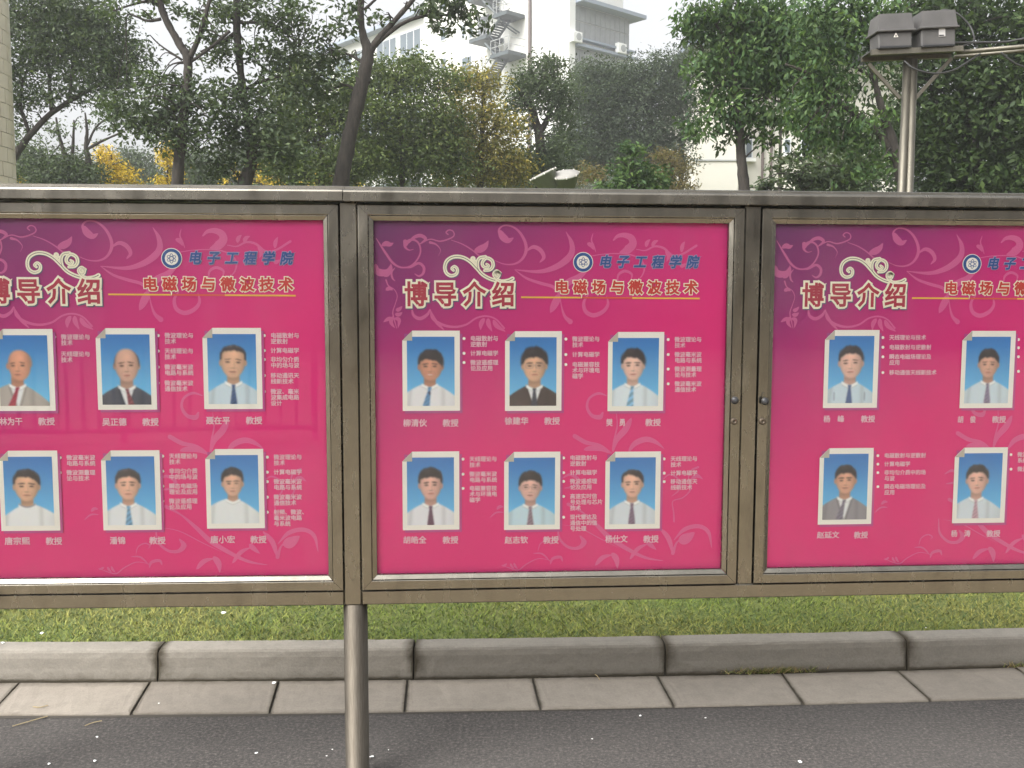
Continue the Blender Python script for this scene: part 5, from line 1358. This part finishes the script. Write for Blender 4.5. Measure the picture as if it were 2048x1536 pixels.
for i, (xa, xb, yt, yl, yb_, lab) in enumerate(((1748, 1818, 36, 68, 101, 'grey lidded equipment box with a small warning triangle, left one on the pole platform'), (1833, 1904, 30, 62, 98, 'grey lidded equipment box with a pale sticker, right one on the pole platform'))):
    P = pp((xa + xb) / 2, yb_, DP - .03); w2 = (xb - xa) / 2 / F_PX * DP; hz = (yb_ - yt) / F_PX * DP; hl = (yb_ - yl) / F_PX * DP
    bx = tag(empty('equipment_box', P, math.radians(2)), lab, 'equipment box', 'equipment boxes on the pole platform')
    bx.rotation_euler = (0, math.radians(-3), math.radians(2))
    MB().bbox(-w2 + .006, w2 - .006, -.05, .07, 0, hl - .006, .008).build('box_body', mBox, bx)
    b = MB(); V = [(-w2, -.060, hl), (w2, -.060, hl), (w2, .08, hl), (-w2, .08, hl), (-w2 + .014, -.045, hz), (w2 - .006, -.045, hz), (w2 - .006, .07, hz), (-w2 + .014, .07, hz)]
    b.add(V, [(0, 1, 2, 3), (4, 5, 6, 7), (0, 1, 5, 4), (1, 2, 6, 5), (2, 3, 7, 6), (3, 0, 4, 7)]).build('lid', mBox, bx)
    MB().bbox(-w2 - .008, w2 + .008, -.066, .086, hl - .008, hl + .004, .003).build('rim', mBox, bx)
    MB().bbox(-w2 + .004, w2 - .02, -.066, -.045, -.004, .008, .002).build('foot_strip', mBlk, bx)
    if i == 0:
        MB().add([(-.012, -.0535, .055), (.014, -.0535, .055), (.001, -.0535, .080)], [(0, 1, 2)]).build('warning_triangle', mTri, bx)
        MB().add([(-.005, -.0545, .058), (.007, -.0545, .058), (.001, -.0545, .070)], [(0, 1, 2)]).build('triangle_mark', mBox, bx)
    else:
        MB().box(.0, .034, -.0535, -.050, .050, .095).build('label', mLab, bx)
        MB().box(.0, .026, -.0545, -.0536, .053, .059).build('label_line', mBlk, bx)
mCab = plain('cable_rubber', (.03, .03, .03), .5)
def cable(lab, pts, r=.0055):
    P = [pp(x, y, DP + dd) for x, y, dd in pts]; C = catmull(P, 8)
    tag(MB().tube(C, r, 7).build('cable', mCab, None, True), lab, 'cable', 'cables around the equipment pole')
cable('black cable arching over the right equipment box', [(1872, 26, .05), (1890, 20, .05), (1915, 28, .03), (1938, 50, .02), (1947, 70, .0), (1946, 84, 0), (1925, 92, 0)])
cable('black cable sagging under the pole platform between its braces', [(1808, 122, -.08), (1830, 138, -.1), (1868, 147, -.1), (1905, 141, -.08), (1935, 124, -.04), (1960, 108, 0)])
cable('black cable running level from the boxes to the right above the rails', [(1904, 86, 0), (1950, 85, 0), (2010, 84, 0), (2048, 78, -.02), (2200, 62, -.1)], .0065)
cable('black cable looping down below the rails at the right edge', [(2002, 105, -.03), (2020, 120, -.05), (2040, 131, -.05), (2080, 136, -.05), (2140, 100, -.08)])

# ------------------------------------------------------------------ drum antennas behind the board
mDrum = plain('olive_drum', (.10, .115, .075), .5, 0, .15, 6); mLid = plain('pale_radome', (.26, .25, .23), .8)
DA = 13.0
def antenna(lab, c, tilt, az, r, hgt):
    P = at_y(*c, DA)
    root = tag(empty('drum_antenna', (P[0], P[1], .08)), lab, 'antenna', 'drum antennas behind the board')
    Rm = Matrix.Rotation(az, 4, 'Y') @ Matrix.Rotation(tilt, 4, 'X')
    H = P[2] - .08
    def tf(mb_): 
        mb_.V = [tuple(Rm @ Vector(v) + Vector((0, 0, H))) for v in mb_.V]; return mb_
    tf(MB().lathe([(r * .45, -hgt), (r * .62, -hgt * .9), (r * .96, -.02), (r, -.015), (r, 0.0)], 28)).build('drum', mDrum, root, True)
    tf(MB().lathe([(r * .985, .001), (r * .97, .010), (r * .4, .018), (0, .019)], 28)).build('cover', mLid, root, True)
    for k in range(8):
        a = 2 * math.pi * k / 8
        tf(MB().bbox(r * math.cos(a) - .007, r * math.cos(a) + .007, r * math.sin(a) - .007, r * math.sin(a) + .007, -.012, .014, .002)).build('clip', mTri, root)
    e = Rm @ Vector((0, 0, -hgt)) + Vector((0, 0, H))
    MB().tube([(e.x, e.y, e.z + .05), (e.x * .6, e.y * .6, e.z - .12), (0, 0, e.z - .3), (0, 0, 0)], .045, 10).build('mast', mSteelFar, root, True)
antenna('drum antenna tilted up, its pale round cover facing the sky', (1130, 349), math.radians(24), math.radians(-9), .197, .22)
antenna('drum antenna turned away, only its rim and olive back showing', (1086, 348), math.radians(7), math.radians(-26), .19, .24)

# ------------------------------------------------------------------ what stands across the road (seen only in reflections)
mFac = plain('dark_brick_facade', (.12, .10, .085), .85, 0, .15, 1.2)
fb_ = tag(empty('facing_building', (0, -22, 0)), 'dull brick building across the road from the notice board', 'building')
MB().box(-40, 40, -8, 0, 0, 6.5).build('wall', mFac, fb_)
for i in range(16):
    for j in range(1):
        x = -34 + i * 4.2; z_ = 1.1 + j * 3
        obj('window', MB().box(x, x + 2.2, .0, .05, z_, z_ + 1.6).mesh('window', mWin), fb_)

rl = tag(empty('railing', (-6.5, -4.5, 0)), 'dark metal railing across the road, mirrored faintly in the left hand glass', 'railing')
for h_ in (.12, 1.12): MB().box(-5, 5, -.025, .025, h_, h_ + .05).build('rail', mIron, rl)
b_me = MB().box(-.014, .014, -.014, .014, .17, 1.12).mesh('bar', mIron)
for k in range(62): obj('bar', b_me, rl, (-4.9 + k * .16, 0, 0))
for k in range(6): MB().box(-.03, .03, -.03, .03, 0, 1.2).build('rail_post', mIron, rl, False, (-5 + k * 2.0 + .04, 0, 0))

# ------------------------------------------------------------------ litter
mPap = plain('white_scrap', (.80, .80, .78), .8); mStraw = plain('dry_straw', (.34, .27, .15), .9)
rng = np.random.default_rng(3)
def scrap(px, py, r, lab, z=0.004, mat=mPap):
    P = at_z(px, py, z); n = 7; mb_ = MB(); V = []
    for k in range(n):
        a = 2 * math.pi * k / n; q_ = r * rng.uniform(.6, 1.1); V.append((q_ * 1.25 * math.cos(a), q_ * math.sin(a), rng.uniform(.0, .5) * r))
    V.append((0, 0, r * .75)); F = [(k, (k + 1) % n, n) for k in range(n)] + [tuple(range(n))[::-1]]
    return tag(obj('paper_scrap', mesh('paper_scrap', V, F, mat), None, P, rng.uniform(0, 3)), lab, 'scrap', 'white scraps scattered on the ground')
SR = [(194, 1474, .005, 'white scrap on the asphalt left of the leg, nearest the gutter'), (190, 1522, .006, 'white scrap on the asphalt near the bottom, under the nearest-to-gutter one'), (98, 1528, .0055, 'white scrap lowest towards the bottom left corner'),
      (512, 1507, .0065, 'cream scrap on the asphalt between left edge and leg'), (744, 1514, .007, 'bright white scrap just right of the pipe leg'), (665, 1499, .0035, 'small pale scrap just left of the pipe leg'),
      (653, 1512, .003, 'tiny pale scrap left of the pipe leg, lowest'), (777, 1500, .0028, 'tiny white scrap right of the pipe leg, above the bright one'), (1281, 1432, .0055, 'white scrap on the asphalt close to the gutter, right of centre'), (1411, 1436, .0045, 'pale scrap close to the gutter, second right of centre'),
      (1184, 1478, .0035, 'small white scrap on the asphalt near the middle'), (1600, 1524, .008, 'largest white scrap, at the bottom right')]
for q_ in SR: scrap(*q_)
for px, py, r, lab in ((447, 1227, .013, 'crumpled white tissue on the lawn left of the leg'), (84, 1267, .010, 'white scrap on the dry turf at far left'), (6, 1286, .007, 'white scrap on the kerb top at the left edge')):
    scrap(px, py, r, lab, LAWN_Z + (.018 if py < 1280 else .012))
for px, py, r, lab in ((548, 1366, .010, 'white scrap stuck in the gutter joint left of the leg'), (1852, 1256, .004, 'tiny white scrap on the kerb edge at right'), (318, 1407, .004, 'tiny pale scrap on the gutter slab at left')):
    scrap(px, py, r, lab, .137 if py < 1300 else .011)
def straw(pts, lab, z=.004):
    P = [at_z(x, y, z) + np.array([0, 0, .003]) for x, y in pts]
    tag(MB().tube(catmull(P, 5), .0018, 5).build('straw', mStraw), lab, 'straw', 'dry stalks on the ground')
straw([(25, 1454), (60, 1444), (95, 1434)], 'dry straw stalk on the asphalt at the left gutter edge')
straw([(170, 1453), (186, 1447), (204, 1443)], 'short dry straw stalk on the asphalt beside the gutter')
straw([(1190, 1350), (1195, 1354), (1200, 1361)], 'pale stalk on the gutter slab near the middle', .012)
straw([(66, 1415), (80, 1416), (96, 1412)], 'thin dry stalk on the leftmost full gutter slab', .011)
# weeds in the kerb crack
V, F = [], []; cols = []
for i in range(900):
    cx_ = rng.choice([1500, 1530, 1548, 1565, 1590, 1620, 1460, 2036], p=[.12, .2, .22, .16, .1, .08, .06, .06])
    P = at_z(cx_ + rng.normal() * 16, 1345 - (cx_ - 1500) * .022 + rng.normal() * 1.5, .008); h_ = rng.uniform(.008, .038); a = rng.uniform(0, 6.28); w_ = rng.uniform(.0012, .003)
    n = len(V); V += [tuple(P + [math.cos(a) * w_, math.sin(a) * w_, 0]), tuple(P - [math.cos(a) * w_, math.sin(a) * w_, 0]), tuple(P + np.array([rng.normal() * h_ * .9, rng.normal() * h_ * .6 - .005, h_]))]
    F.append((n, n + 1, n + 2)); c_ = (np.array([.16, .18, .04]) if rng.random() < .6 else np.array([.30, .22, .10])) * rng.uniform(.6, 1.3); cols += [(*c_, 1)] * 3
me = mesh('weeds', V, F, bpy.data.materials['grass_blade']); ca = me.color_attributes.new('tint', 'FLOAT_COLOR', 'POINT'); ca.data.foreach_set('color', np.array(cols, np.float32).ravel())
tag(obj('weeds', me), 'small dry weeds growing in the crack between kerb and gutter', 'weeds', kind='stuff')

# ------------------------------------------------------------------ air
mHz = bpy.data.materials.new('haze'); mHz.use_nodes = True
t = mHz.node_tree; t.nodes.clear()
pv = t.nodes.new('ShaderNodeVolumePrincipled'); pv.inputs['Density'].default_value = HAZE
pv.inputs['Color'].default_value = (.985, .99, 1, 1); pv.inputs['Anisotropy'].default_value = 0.45
t.links.new(pv.outputs[0], t.nodes.new('ShaderNodeOutputMaterial').inputs['Volume'])
tag(MB().box(-70, 70, -30, 125, -1.1, 40).build('haze', mHz), kind='stuff')
